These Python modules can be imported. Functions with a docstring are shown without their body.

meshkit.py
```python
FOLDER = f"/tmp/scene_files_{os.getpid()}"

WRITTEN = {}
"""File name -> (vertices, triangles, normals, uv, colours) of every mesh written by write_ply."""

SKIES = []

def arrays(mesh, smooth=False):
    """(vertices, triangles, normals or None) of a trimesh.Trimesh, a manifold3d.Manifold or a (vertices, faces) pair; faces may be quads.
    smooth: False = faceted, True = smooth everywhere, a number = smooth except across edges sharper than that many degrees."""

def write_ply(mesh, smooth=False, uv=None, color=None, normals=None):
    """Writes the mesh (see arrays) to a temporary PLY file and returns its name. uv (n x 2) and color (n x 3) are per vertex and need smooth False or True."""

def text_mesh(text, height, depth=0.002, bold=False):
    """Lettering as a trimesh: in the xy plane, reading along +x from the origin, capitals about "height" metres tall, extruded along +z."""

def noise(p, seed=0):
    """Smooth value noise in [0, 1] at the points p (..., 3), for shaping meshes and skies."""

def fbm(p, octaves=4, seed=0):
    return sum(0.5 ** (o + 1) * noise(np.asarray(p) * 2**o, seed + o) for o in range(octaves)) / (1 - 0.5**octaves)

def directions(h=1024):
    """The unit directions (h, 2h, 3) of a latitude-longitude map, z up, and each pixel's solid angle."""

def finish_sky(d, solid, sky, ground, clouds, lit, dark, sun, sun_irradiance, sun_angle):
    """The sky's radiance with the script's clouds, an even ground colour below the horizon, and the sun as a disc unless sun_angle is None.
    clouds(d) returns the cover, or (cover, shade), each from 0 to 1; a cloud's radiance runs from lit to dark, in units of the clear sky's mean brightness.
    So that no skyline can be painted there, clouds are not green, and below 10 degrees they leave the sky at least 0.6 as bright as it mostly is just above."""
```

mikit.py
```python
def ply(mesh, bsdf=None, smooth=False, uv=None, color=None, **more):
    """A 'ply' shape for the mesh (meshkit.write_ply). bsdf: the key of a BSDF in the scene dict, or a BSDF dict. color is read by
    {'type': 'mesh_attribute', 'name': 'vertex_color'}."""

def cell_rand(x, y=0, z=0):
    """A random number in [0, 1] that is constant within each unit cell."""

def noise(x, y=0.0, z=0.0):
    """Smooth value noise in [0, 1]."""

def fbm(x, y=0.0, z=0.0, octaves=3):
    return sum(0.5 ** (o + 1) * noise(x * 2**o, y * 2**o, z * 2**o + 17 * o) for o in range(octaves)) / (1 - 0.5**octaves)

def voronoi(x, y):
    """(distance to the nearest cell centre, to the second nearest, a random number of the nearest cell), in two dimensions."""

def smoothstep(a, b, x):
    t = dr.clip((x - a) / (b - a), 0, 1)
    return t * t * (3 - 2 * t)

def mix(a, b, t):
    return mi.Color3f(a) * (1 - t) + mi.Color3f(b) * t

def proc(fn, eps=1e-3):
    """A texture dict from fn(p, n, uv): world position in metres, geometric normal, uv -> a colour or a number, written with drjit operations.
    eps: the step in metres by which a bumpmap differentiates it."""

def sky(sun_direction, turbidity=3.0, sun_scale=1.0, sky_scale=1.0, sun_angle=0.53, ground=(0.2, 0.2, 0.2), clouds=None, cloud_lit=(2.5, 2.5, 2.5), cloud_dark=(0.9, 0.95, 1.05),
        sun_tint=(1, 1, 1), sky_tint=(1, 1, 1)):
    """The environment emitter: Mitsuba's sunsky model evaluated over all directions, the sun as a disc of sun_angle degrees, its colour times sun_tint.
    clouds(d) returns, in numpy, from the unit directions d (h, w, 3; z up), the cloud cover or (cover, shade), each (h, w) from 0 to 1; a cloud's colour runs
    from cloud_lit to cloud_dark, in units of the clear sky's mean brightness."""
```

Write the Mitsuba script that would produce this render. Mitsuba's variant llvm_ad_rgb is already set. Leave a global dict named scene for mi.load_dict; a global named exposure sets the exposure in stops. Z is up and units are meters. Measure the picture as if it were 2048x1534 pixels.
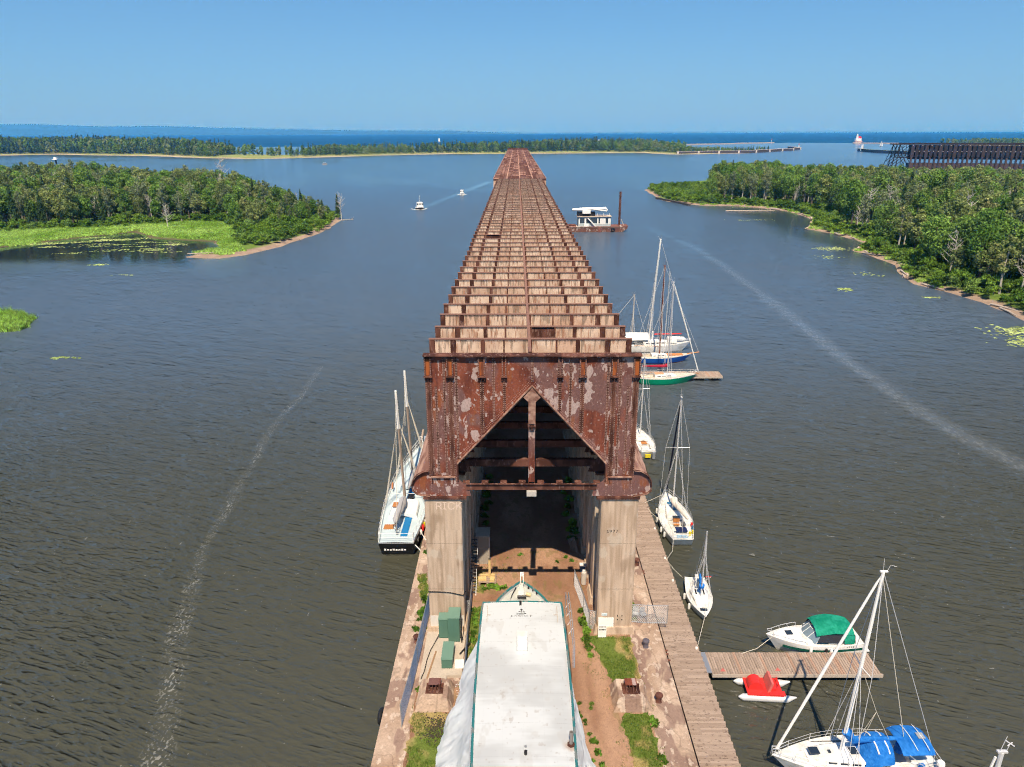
import math, random
import numpy as np, trimesh, shapely.geometry as sg
import mitsuba as mi, drjit as dr
import mikit, meshkit
from mikit import noise, fbm, voronoi, cell_rand, smoothstep, mix, proc

scene, labels = {}, {}
PI = math.pi
# ------------------------------------------------------------------ camera, sky, exposure
_p, _y, _r = math.radians(19.11), math.radians(0.395), math.radians(-0.196)
_f = np.array([-math.sin(_y)*math.cos(_p), math.cos(_y)*math.cos(_p), -math.sin(_p)])
_s = np.cross(_f, [0, 0, 1]); _s /= np.linalg.norm(_s)
_u = np.cross(_s, _f)
_up = -math.sin(_r)*_s + math.cos(_r)*_u
EYE = np.array([-1.1, 0.0, 39.8])
scene['camera'] = {'type': 'perspective', 'fov': 70.46, 'fov_axis': 'x', 'near_clip': 0.5, 'far_clip': 90000.0,
    'to_world': mi.ScalarTransform4f().look_at(origin=EYE.tolist(), target=(EYE+_f).tolist(), up=_up.tolist()),
    'medium': {'type': 'ref', 'id': 'haze_air'}}
SUN = (-0.028, -0.66, 1.0)
def veil(d):
    e = np.degrees(np.arcsin(np.clip(d[..., 2], 0, 1)))
    n = meshkit.fbm(np.stack([d[..., 0]*3, d[..., 1]*3, d[..., 2]*16], -1), 4)
    return np.exp(-e/6.5)*(0.50+0.16*(n-0.5))+0.03*np.clip(n-0.45, 0, 1)
scene['sky'] = mikit.sky(SUN, turbidity=2.6, sky_tint=(0.45, 0.73, 0.87), ground=(0.05, 0.06, 0.07), clouds=veil, cloud_lit=(1.25, 1.72, 1.95), cloud_dark=(1.25, 1.72, 1.95))
labels['sky'] = {'kind': 'structure'}
exposure = 2.15
# ------------------------------------------------------------------ air
scene['haze_air'] = {'type': 'homogeneous', 'albedo': {'type': 'rgb', 'value': [0.30, 0.76, 0.98]},
    'sigma_t': {'type': 'rgb', 'value': [1.4e-5, 3.6e-5, 7.5e-5]}}
scene['haze'] = {'type': 'cube', 'to_world': mi.ScalarTransform4f().translate([0, 22000, 190]).scale([44000, 24000, 196]),
    'bsdf': {'type': 'null'}, 'interior': {'type': 'ref', 'id': 'haze_air'}}
labels['haze'] = {'kind': 'stuff', 'label': 'thin blue summer haze over the lake', 'category': 'haze'}

# ------------------------------------------------------------------ helpers
class MB:
    """collects vertices and triangles of one mesh"""
    def __init__(s): s.v, s.f, s.n = [], [], 0
    def add(s, v, f):
        v = np.asarray(v, float); f = np.asarray(f, int)
        if f.ndim == 2 and f.shape[1] == 4: f = np.vstack([f[:, [0, 1, 2]], f[:, [0, 2, 3]]])
        s.v.append(v); s.f.append(f+s.n); s.n += len(v); return s
    def box(s, x0, x1, y0, y1, z0, z1):
        v = [(x, y, z) for x in (x0, x1) for y in (y0, y1) for z in (z0, z1)]
        return s.add(v, [(0,1,3,2),(4,6,7,5),(0,4,5,1),(2,3,7,6),(0,2,6,4),(1,5,7,3)])
    def cbox(s, c, d, rz=0.0, rx=0.0, ry=0.0, taper=1.0):
        """box centred in x,y standing on c, size d; taper scales its top"""
        x, y, z = d[0]/2, d[1]/2, d[2]
        v = np.array([(-x,-y,0),(x,-y,0),(x,y,0),(-x,y,0),(-x*taper,-y*taper,z),(x*taper,-y*taper,z),(x*taper,y*taper,z),(-x*taper,y*taper,z)], float)
        if rx: v = v @ rot('x', rx).T
        if ry: v = v @ rot('y', ry).T
        if rz: v = v @ rot('z', rz).T
        return s.add(v+np.asarray(c, float), [(0,3,2,1),(4,5,6,7),(0,1,5,4),(1,2,6,5),(2,3,7,6),(3,0,4,7)])
    def tube(s, pts, r, n=6, cap=True):
        p = np.asarray(pts, float); k = len(p)
        rr = np.full(k, r, float) if np.isscalar(r) else np.asarray(r, float)
        t = np.gradient(p, axis=0); t /= np.linalg.norm(t, axis=1, keepdims=True)+1e-12
        ref = np.array([0, 0, 1.0]) if abs(t[0, 2]) < 0.9 else np.array([1.0, 0, 0])
        V = []
        for i in range(k):
            a = np.cross(t[i], ref); a /= np.linalg.norm(a)+1e-12; b = np.cross(t[i], a)
            q = np.arange(n)*2*PI/n
            V.append(p[i]+rr[i]*(np.cos(q)[:, None]*a+np.sin(q)[:, None]*b))
        V = np.vstack(V); F = []
        for i in range(k-1):
            for j in range(n):
                F.append((i*n+j, i*n+(j+1) % n, (i+1)*n+(j+1) % n, (i+1)*n+j))
        s.add(V, F)
        if cap:
            for i in (0, k-1):
                c = np.vstack([V[i*n:(i+1)*n], p[i][None]])
                s.add(c, [(j, (j+1) % n, n) for j in range(n)])
        return s
    def lathe(s, prof, c=(0, 0, 0), n=16):
        q = np.arange(n)*2*PI/n
        V = np.vstack([np.stack([r*np.cos(q), r*np.sin(q), np.full(n, z)], 1) for r, z in prof])+np.asarray(c, float)
        F = [(i*n+j, i*n+(j+1) % n, (i+1)*n+(j+1) % n, (i+1)*n+j) for i in range(len(prof)-1) for j in range(n)]
        return s.add(V, F)
    def grid(s, P):
        """surface through an a x b grid of points"""
        P = np.asarray(P, float); a, b = P.shape[:2]
        i, j = np.meshgrid(np.arange(a-1), np.arange(b-1), indexing='ij'); o = (i*b+j).ravel()
        return s.add(P.reshape(-1, 3), np.stack([o, o+b, o+b+1, o+1], 1))
    def poly(s, pts2, h0, h1, axis='z'):
        """extruded 2D polygon; axis z: (x,y) up; axis y: (x,z) along y; axis x: (y,z) along x"""
        m = trimesh.creation.extrude_polygon(sg.Polygon(pts2), h1-h0, engine='earcut')
        v = np.array(m.vertices); v[:, 2] += h0
        if axis == 'y': v = np.stack([v[:, 0], v[:, 2], v[:, 1]], 1); return s.add(v, np.array(m.faces)[:, ::-1])
        if axis == 'x': v = np.stack([v[:, 2], v[:, 0], v[:, 1]], 1)
        return s.add(v, m.faces)
    def sheet(s, pts2, z):
        v, f = trimesh.creation.triangulate_polygon(sg.Polygon(pts2), engine='earcut')
        v = np.column_stack([v, np.full(len(v), z)]); f = np.array(f)
        c = np.cross(v[f[:, 1]]-v[f[:, 0]], v[f[:, 2]]-v[f[:, 0]])[:, 2] < 0
        f[c] = f[c][:, ::-1]
        return s.add(v, f)
    def mesh(s, m): return s.add(np.array(m.vertices), np.array(m.faces))
    def xf(s, fn): s.v = [fn(v) for v in s.v]; return s
    def place(s, pos, a=0.0):
        R = rot('z', a); return s.xf(lambda v: v @ R.T+np.asarray(pos, float))
    def get(s): return np.vstack(s.v), np.vstack(s.f)
def rot(ax, a):
    c, s = math.cos(a), math.sin(a)
    return np.array({'x': [[1,0,0],[0,c,-s],[0,s,c]], 'y': [[c,0,s],[0,1,0],[-s,0,c]], 'z': [[c,-s,0],[s,c,0],[0,0,1]]}[ax])
_used = set()
def uniq(k):
    if k not in _used: _used.add(k); return k
    i = 1
    while f'{k}_{i:03d}' in _used: i += 1
    k = f'{k}_{i:03d}'; _used.add(k); return k
def thing(name, label, cat, group=None):
    k = uniq(name); labels[k] = {'label': label, 'category': cat}
    if group: labels[k]['group'] = group
    return k
def part(parent, name, mb, mat, smooth=False, label=None, kind=None, tw=None):
    k = uniq(parent+'__'+name)
    d = mb if isinstance(mb, dict) else mikit.ply(mb.get() if isinstance(mb, MB) else mb, mat, smooth)
    if tw is not None: d = {**d, 'to_world': tw}
    scene[k] = d
    if label or kind:
        labels[k] = {}
        if label: labels[k]['label'] = label
        if kind: labels[k]['kind'] = kind
    return k
def one(name, label, cat, mb, mat, smooth=False, group=None, kind=None):
    k = thing(name, label, cat, group)
    scene[k] = mikit.ply(mb.get() if isinstance(mb, MB) else mb, mat, smooth)
    if kind: labels[k]['kind'] = kind
    return k
def struct(name, mb, mat, smooth=False):
    k = uniq(name); scene[k] = mikit.ply(mb.get() if isinstance(mb, MB) else mb, mat, smooth); labels[k] = {'kind': 'structure'}
    return k
def T(x, y, z, rz=0.0, sx=1.0, sy=None, sz=None):
    return mi.ScalarTransform4f().translate([x, y, z]).rotate([0, 0, 1], math.degrees(rz)).scale([sx, sy if sy else sx, sz if sz else sx])

# ------------------------------------------------------------------ materials
def col(name, rgb, rough=0.55, metallic=0.0, spec=0.4):
    k = 'mat_'+name
    if k not in scene:
        scene[k] = {'type': 'twosided', 'b': {'type': 'principled', 'base_color': {'type': 'rgb', 'value': list(rgb)}, 'roughness': rough, 'metallic': metallic, 'specular': spec}}
    return k
def pmat(name, fn, rough=0.75, spec=0.3, bump=None, bscale=1.0, eps=0.01):
    k = 'mat_'+name
    b = {'type': 'principled', 'base_color': proc(fn), 'roughness': rough, 'specular': spec}
    if bump is not None: b = {'type': 'bumpmap', 'arbitrary': proc(bump, eps), 'scale': bscale, 'b': b}
    scene[k] = {'type': 'twosided', 'b': b}
    return k
WHITE = col('white_paint', (0.80, 0.80, 0.78), 0.35)
WHITE2 = col('white_matt', (0.72, 0.72, 0.70), 0.6)
GREYM = col('grey_metal', (0.42, 0.44, 0.46), 0.4, 0.6)
ALU = col('bright_alloy', (0.70, 0.71, 0.72), 0.35, 0.3)
ROPE = col('rope', (0.62, 0.58, 0.50), 0.8)
WIRE = col('wire', (0.55, 0.56, 0.58), 0.5)
BLACK = col('black', (0.015, 0.015, 0.017), 0.5)
DGLASS = col('dark_glass', (0.02, 0.03, 0.045), 0.12, 0, 0.6)
WOOD = col('varnished_wood', (0.42, 0.17, 0.045), 0.35)
RED = col('red', (0.62, 0.03, 0.025), 0.45)
TEAL = col('teal_paint', (0.03, 0.20, 0.22), 0.5)
CABG = col('cabinet_green', (0.075, 0.165, 0.125), 0.5)
YELLOW = col('yellow', (0.62, 0.50, 0.02), 0.5)

def f_rust(p, n, uv):
    a = fbm(p.x*0.9+p.y*0.3, p.z*0.55, p.y*0.2, 4)
    st = fbm(p.x*5.0, p.z*0.7, p.y*0.7, 3)
    fine = fbm(p.x*14, p.z*9, p.y*14, 3)
    c = mix((0.092, 0.026, 0.018), (0.200, 0.060, 0.036), smoothstep(0.32, 0.66, a*0.6+st*0.4))
    c = mix(c, mi.Color3f(0.155, 0.085, 0.080), smoothstep(0.44, 0.60, fbm(p.x*0.7+9, p.z*0.55, 3.0, 3))*0.85)
    c = mix(c, mi.Color3f(0.24, 0.080, 0.030), smoothstep(0.60, 0.76, fbm(p.x*1.7+31, p.z*0.6, 7.0, 4))*0.6)
    fl = fbm(p.x*1.45+50, p.z*0.9, 2.0, 4)+0.10*(st-0.5)
    zone = smoothstep(0.42, 0.58, fbm(p.x*0.35+3, p.z*0.3, 1.0, 2))
    fm = smoothstep(0.652, 0.685, fl-0.07*(1-zone)+0.05*fine)
    fm = dr.maximum(fm, smoothstep(0.665, 0.685, fbm(p.x*3.6+12, p.z*2.3, 6.0, 3)-0.05*(1-zone)))
    c = mix(c, mi.Color3f(0.42, 0.335, 0.315), fm*0.78)
    sp = smoothstep(0.68, 0.73, fbm(p.x*9+70, p.z*6, 4.0, 3))
    c = mix(c, mi.Color3f(0.30, 0.20, 0.18), sp*0.35)
    return c*(0.75+0.5*fine)
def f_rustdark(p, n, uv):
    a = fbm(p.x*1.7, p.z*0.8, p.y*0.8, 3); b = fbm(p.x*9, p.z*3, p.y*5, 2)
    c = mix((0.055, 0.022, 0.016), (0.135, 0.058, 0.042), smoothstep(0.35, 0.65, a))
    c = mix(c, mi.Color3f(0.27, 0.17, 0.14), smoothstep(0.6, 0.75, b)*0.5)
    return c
def f_orange(p, n, uv):
    return mix((0.15, 0.05, 0.03), (0.32, 0.095, 0.03), smoothstep(0.3, 0.6, fbm(p.x*4, p.z*1.2, p.y, 3)))
def f_panel(p, n, uv):
    bay = cell_rand(dr.floor((p.y-49.0)/3.93+0.5), dr.floor(p.x*0.55+20))
    st = fbm(p.x*7.0, p.z*0.8, dr.floor((p.y-49)/3.93+0.5)*3.7, 3)
    big = fbm(p.x*0.8, p.z*0.6, p.y*0.37, 3)
    c = mix((0.50, 0.345, 0.255), (0.68, 0.525, 0.41), smoothstep(0.3, 0.7, big))
    c = mix(c, mi.Color3f(0.42, 0.20, 0.12), smoothstep(0.55, 0.95, bay)*0.40)
    top = smoothstep(23.6, 24.9, p.z)
    drip = smoothstep(0.55, 0.68, st+0.10*(top-0.5))
    c = mix(c, mi.Color3f(0.16, 0.115, 0.085), drip*0.65)
    rs = smoothstep(0.57, 0.66, fbm(p.x*11, p.z*1.6, p.y*0.9+5, 3))
    return mix(c, mi.Color3f(0.30, 0.115, 0.06), rs*0.6)
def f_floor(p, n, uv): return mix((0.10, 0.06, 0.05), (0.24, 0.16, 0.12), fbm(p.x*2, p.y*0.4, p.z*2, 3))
def f_trough(p, n, uv):
    a = fbm(p.x*3, p.y*0.5, p.z*3, 3)
    return mix((0.17, 0.085, 0.065), (0.36, 0.225, 0.175), smoothstep(0.3, 0.7, a))
def f_fardeck(p, n, uv):
    b = cell_rand(dr.floor(p.x*0.42+40), dr.floor(p.y/3.93))
    a = fbm(p.x*0.6, p.y*0.05, 0.0, 3)
    c = mix((0.062, 0.028, 0.022), (0.125, 0.070, 0.056), smoothstep(0.35, 0.65, a))
    c = mix(c, mi.Color3f(0.34, 0.20, 0.16), smoothstep(0.88, 0.9, b)*0.6)
    bar = smoothstep(0.86, 0.9, dr.abs((p.y/3.93-dr.floor(p.y/3.93))*2-1))
    return c*(1-0.35*bar)
def f_pier(p, n, uv):
    st = fbm(p.x*6+p.y*6, p.z*0.35, 0.0, 3); a = fbm(p.x*0.7, p.z*0.35, p.y*0.5, 4)
    board = cell_rand(dr.floor(p.x*5.5), dr.floor(p.y*5.5), dr.floor(p.z/5.5))
    c = mix((0.36, 0.265, 0.19), (0.52, 0.41, 0.315), smoothstep(0.3, 0.7, 0.55*a+0.45*st))
    c = c*(0.93+0.14*board)
    joint = smoothstep(0.985, 0.995, dr.abs(((p.z-1.6)/4.1-dr.floor((p.z-1.6)/4.1))*2-1))
    pale = smoothstep(0.60, 0.68, fbm(p.x*1.1+4, p.z*0.9+3, p.y, 4))*smoothstep(2.0, 7.0, p.z)
    c = mix(c, mi.Color3f(0.52, 0.46, 0.38), pale*0.5)
    dk = smoothstep(0.60, 0.72, fbm(p.x*1.4+40, p.z*0.5, p.y+9, 3))
    c = mix(c, mi.Color3f(0.22, 0.15, 0.10), dk*0.5)
    return c*(1-0.35*joint)*(0.88+0.24*fbm(p.x*20, p.z*20, p.y*20, 2))
def f_quay(p, n, uv):
    a = fbm(p.x*0.5, p.y*0.35, 0.0, 4); d = fbm(p.x*0.9+20, p.y*0.45, 3.0, 4); e = fbm(p.x*9, p.y*9, p.z*9, 3)
    c = mix((0.32, 0.225, 0.165), (0.44, 0.335, 0.26), smoothstep(0.3, 0.7, a))
    c = mix(c, mi.Color3f(0.215, 0.140, 0.115), smoothstep(0.50, 0.58, d+0.10*(e-0.5))*0.75)
    c = mix(c, mi.Color3f(0.55, 0.46, 0.38), smoothstep(0.60, 0.70, fbm(p.x*3+7, p.y*2, 1.0, 4)+0.08*(e-0.5))*0.6)
    crack = smoothstep(0.035, 0.0, dr.abs(fbm(p.x*0.8+3, p.y*0.5, 8.0, 3)-0.5))
    c = c*(1-0.25*crack)*(0.70+0.6*e)
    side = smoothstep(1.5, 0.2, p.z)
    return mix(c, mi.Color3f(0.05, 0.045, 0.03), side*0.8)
def f_pad(p, n, uv):
    return mix((0.40, 0.345, 0.285), (0.50, 0.44, 0.37), fbm(p.x*1.5, p.y*1.5, p.z, 3))*(0.88+0.24*fbm(p.x*14, p.y*14, p.z*14, 2))
def f_dirt(p, n, uv):
    a = fbm(p.x*0.6, p.y*0.25, 0.0, 4); e = fbm(p.x*10, p.y*10, 0.0, 3)
    c = mix((0.235, 0.130, 0.082), (0.355, 0.220, 0.148), smoothstep(0.28, 0.72, a))
    rut = dr.exp(-dr.square((p.x-3.75)*2.4))+dr.exp(-dr.square((p.x-5.2)*2.4))
    c = mix(c, mi.Color3f(0.40, 0.255, 0.175), rut*smoothstep(54.0, 46.0, p.y)*0.45)
    g = smoothstep(0.60, 0.72, fbm(p.x*2.2+11, p.y*1.4, 0.0, 4))*smoothstep(0.8, 0.2, rut)
    c = mix(c, mi.Color3f(0.16, 0.14, 0.05), g*0.45)
    peb = smoothstep(0.74, 0.80, noise(p.x*22, p.y*22))
    return mix(c*(0.84+0.32*e), mi.Color3f(0.17, 0.11, 0.085), peb*0.35)
def f_lawn(p, n, uv):
    a = fbm(p.x*0.8, p.y*0.6, 0.0, 4)
    c = mix((0.105, 0.145, 0.03), (0.30, 0.235, 0.10), smoothstep(0.40, 0.62, a))
    return c*(0.6+0.8*fbm(p.x*16, p.y*16, 0.0, 2))
def f_blade(p, n, uv):
    a = fbm(p.x*0.8, p.y*0.6, 0.0, 4); r = cell_rand(p.x*9, p.y*9)
    left = smoothstep(-2.0, -5.0, p.x)
    c = mix((0.105, 0.175, 0.028), (0.31, 0.27, 0.10), smoothstep(0.42, 0.60, a)*(1-0.8*left))
    return c*(0.6+0.7*r)
def f_plank(p, n, uv):
    k = cell_rand(dr.floor(p.y*5+0.5), dr.floor(p.x/2.3)); st = fbm(p.x*1.2, p.y*26, p.z, 3)
    c = mix((0.25, 0.185, 0.145), (0.40, 0.315, 0.255), k*0.6+st*0.4)
    kn = smoothstep(0.70, 0.76, fbm(p.x*5, p.y*9, 2.0, 2))
    return mix(c, mi.Color3f(0.10, 0.07, 0.055), kn*0.55)
def f_plank2(p, n, uv):
    k = cell_rand(dr.floor(p.x*5+0.5), dr.floor(p.y/1.3)); st = fbm(p.x*26, p.y*1.4, p.z, 3)
    c = mix((0.25, 0.19, 0.15), (0.43, 0.335, 0.27), k*0.65+st*0.35)
    return mix(c, mi.Color3f(0.40, 0.20, 0.12), smoothstep(0.86, 0.9, cell_rand(dr.floor(p.x*5+0.5), 5.0))*0.4)
def f_land(p, n, uv):
    e = fbm(p.x*0.5, p.y*0.5, 0.0, 4); a = fbm(p.x*0.06, p.y*0.06, 0.0, 3)
    sand = mix((0.19, 0.138, 0.105), (0.32, 0.245, 0.19), e)
    mud = smoothstep(-112.0, -119.0, p.x)
    sand = mix(sand, mi.Color3f(0.085, 0.075, 0.045), mud)
    grass = mix((0.060, 0.105, 0.022), (0.12, 0.18, 0.038), e)
    return mix(sand, grass, smoothstep(0.45, 0.75, p.z+0.5*(a-0.5)+0.25*(e-0.5)+0.35*mud))
def f_spit(p, n, uv):
    e = fbm(p.x*0.06, p.y*0.06, 0.0, 4)
    return mix((0.26, 0.22, 0.155), (0.15, 0.17, 0.06), smoothstep(0.4, 1.3, p.z+2.2*(e-0.5)))
def leaf(lo, hi, brown, bf):
    def f(p, n, uv):
        big = fbm(p.x*0.10, p.y*0.10, p.z*0.05, 2); r = cell_rand(p.x*1.9, p.y*1.9, p.z*1.9); m = noise(p.x*0.6, p.y*0.6, p.z*0.6)
        c = mix(lo, hi, smoothstep(0.28, 0.68, big*0.7+m*0.3))
        c = mix(c, mi.Color3f(brown), smoothstep(1-bf, 1.0, r*0.35+0.65*noise(p.x*0.33+7, p.y*0.33, p.z*0.33)))
        return c*(0.55+1.25*r*r+0.25*r)
    return f
def canvas(a, b):
    def f(p, n, uv):
        w = fbm(p.x*2.2, p.y*2.2, p.z*2.2, 3); s = fbm(p.x*9, p.y*3, p.z*9, 2)
        return mix(a, b, smoothstep(0.25, 0.75, w*0.6+s*0.4))
    return f
BLUE = pmat('canvas_blue', canvas((0.006, 0.115, 0.43), (0.03, 0.20, 0.60)), 0.85, 0.15, lambda p, n, uv: fbm(p.x*3.5, p.y*3.5, p.z*3.5, 3), 0.10)
GREEN = pmat('canvas_green', canvas((0.002, 0.19, 0.115), (0.02, 0.30, 0.20)), 0.85, 0.15, lambda p, n, uv: fbm(p.x*3.5, p.y*3.5, p.z*3.5, 3), 0.08)
M_RUST = pmat('rust_plate', f_rust, 0.8, 0.2, lambda p, n, uv: fbm(p.x*9, p.z*7, p.y*9, 2), 0.012)
M_RD = pmat('rust_dark', f_rustdark, 0.8, 0.2)
M_FLG = col('flange_rust', (0.19, 0.105, 0.082), 0.8, 0, 0.2)
M_OR = pmat('rust_orange', f_orange, 0.85, 0.2)
M_PAN = pmat('stained_panel', f_panel, 0.85, 0.2)
M_FLO = pmat('pocket_floor', f_floor, 0.9, 0.1)
M_TR = pmat('trough', f_trough, 0.8, 0.2)
M_FD = pmat('far_deck', f_fardeck, 0.9, 0.1)
M_PIER = pmat('pier_concrete', f_pier, 0.9, 0.15)
M_QUAY = pmat('quay_concrete', f_quay, 0.9, 0.15, lambda p, n, uv: fbm(p.x*5, p.y*5, p.z*5, 3), 0.05)
M_PAD = pmat('pad_concrete', f_pad, 0.9, 0.15)
M_DIRT = pmat('dirt', f_dirt, 0.95, 0.05, lambda p, n, uv: fbm(p.x*4, p.y*4, 0.0, 3), 0.08)
M_LAWN = pmat('lawn', f_lawn, 0.95, 0.05)
M_PLK = pmat('walk_planks', f_plank, 0.85, 0.15)
M_PLK2 = pmat('finger_planks', f_plank2, 0.85, 0.15)
M_LAND = pmat('land', f_land, 0.95, 0.05)
M_SPIT = pmat('spit_land', f_spit, 0.95, 0.05)
def leafmat(name, fn, dt=0.55):
    k = 'mat_'+name
    scene[k] = {'type': 'principledthin', 'base_color': proc(fn), 'roughness': 0.6, 'diff_trans': dt, 'spec_trans': 0.0, 'eta': 1.3}
    return k
L_DARK = leafmat('leaf_dark', leaf((0.070, 0.145, 0.034), (0.185, 0.295, 0.070), (0.22, 0.25, 0.08), 0.25))
L_OLIVE = leafmat('leaf_olive', leaf((0.115, 0.170, 0.058), (0.265, 0.320, 0.115), (0.30, 0.27, 0.13), 0.38))
L_MID = leafmat('leaf_mid', leaf((0.080, 0.170, 0.030), (0.200, 0.330, 0.075), (0.26, 0.30, 0.09), 0.25))
L_SILVER = leafmat('leaf_silver', leaf((0.120, 0.165, 0.085), (0.250, 0.300, 0.160), (0.30, 0.28, 0.16), 0.3))
L_PINE = leafmat('leaf_pine', leaf((0.028, 0.066, 0.028), (0.078, 0.130, 0.052), (0.10, 0.12, 0.05), 0.2))
L_BUSH = leafmat('leaf_bush', leaf((0.065, 0.140, 0.020), (0.165, 0.280, 0.042), (0.22, 0.26, 0.05), 0.3))
L_REED = leafmat('leaf_reed', leaf((0.23, 0.40, 0.06), (0.42, 0.60, 0.15), (0.48, 0.46, 0.18), 0.25))
L_GRASS = leafmat('grass_blade', f_blade, 0.4)
L_PAD = leafmat('lily_leaf', leaf((0.20, 0.27, 0.09), (0.33, 0.40, 0.15), (0.25, 0.22, 0.08), 0.2), 0.2)
BARK = col('bark', (0.13, 0.105, 0.085), 0.9)
DEADW = col('dead_wood', (0.50, 0.47, 0.43), 0.9)
DRIFT = col('driftwood', (0.42, 0.36, 0.30), 0.9)
DRIFT2 = col('wet_driftwood', (0.12, 0.095, 0.075), 0.9)
HILLM = col('hill_forest', (0.020, 0.045, 0.035), 0.95, 0, 0.05)
# ------------------------------------------------------------------ water
def seg(p, a, b):
    ax, ay = a; bx, by = b; vx, vy = bx-ax, by-ay
    t = dr.clip(((p.x-ax)*vx+(p.y-ay)*vy)/(vx*vx+vy*vy), 0, 1)
    return dr.sqrt(dr.square(p.x-ax-t*vx)+dr.square(p.y-ay-t*vy))
FOAM_L = [(-36.2,124),(-35.8,100.6),(-34.7,79.2),(-32.6,63.6),(-29.5,51.1),(-25.1,37),(-20.5,24)]
FOAM_R = [(56,330),(64.2,259.8),(62.9,197.2),(60.5,153.5),(59.4,121.9),(59.4,100.4),(62.3,82.6),(68,64)]
def dist_line(p, L):
    wob = 1.2*(noise(p.x*0.25, p.y*0.12)-0.5)
    q = mi.Point3f(p.x+wob, p.y, p.z); d = mi.Float(1e5)
    for a, b in zip(L[:-1], L[1:]): d = dr.minimum(d, seg(q, a, b))
    return d
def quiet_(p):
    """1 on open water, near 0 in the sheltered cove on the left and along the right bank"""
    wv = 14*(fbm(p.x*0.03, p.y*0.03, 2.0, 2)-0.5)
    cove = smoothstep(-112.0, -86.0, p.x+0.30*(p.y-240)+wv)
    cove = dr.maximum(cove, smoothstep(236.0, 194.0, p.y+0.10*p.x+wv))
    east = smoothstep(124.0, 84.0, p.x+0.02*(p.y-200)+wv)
    return 0.06+0.94*dr.minimum(dr.maximum(cove, smoothstep(420.0, 520.0, p.y)), dr.maximum(0.22+0.78*east, smoothstep(430.0, 520.0, p.y)))
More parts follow.
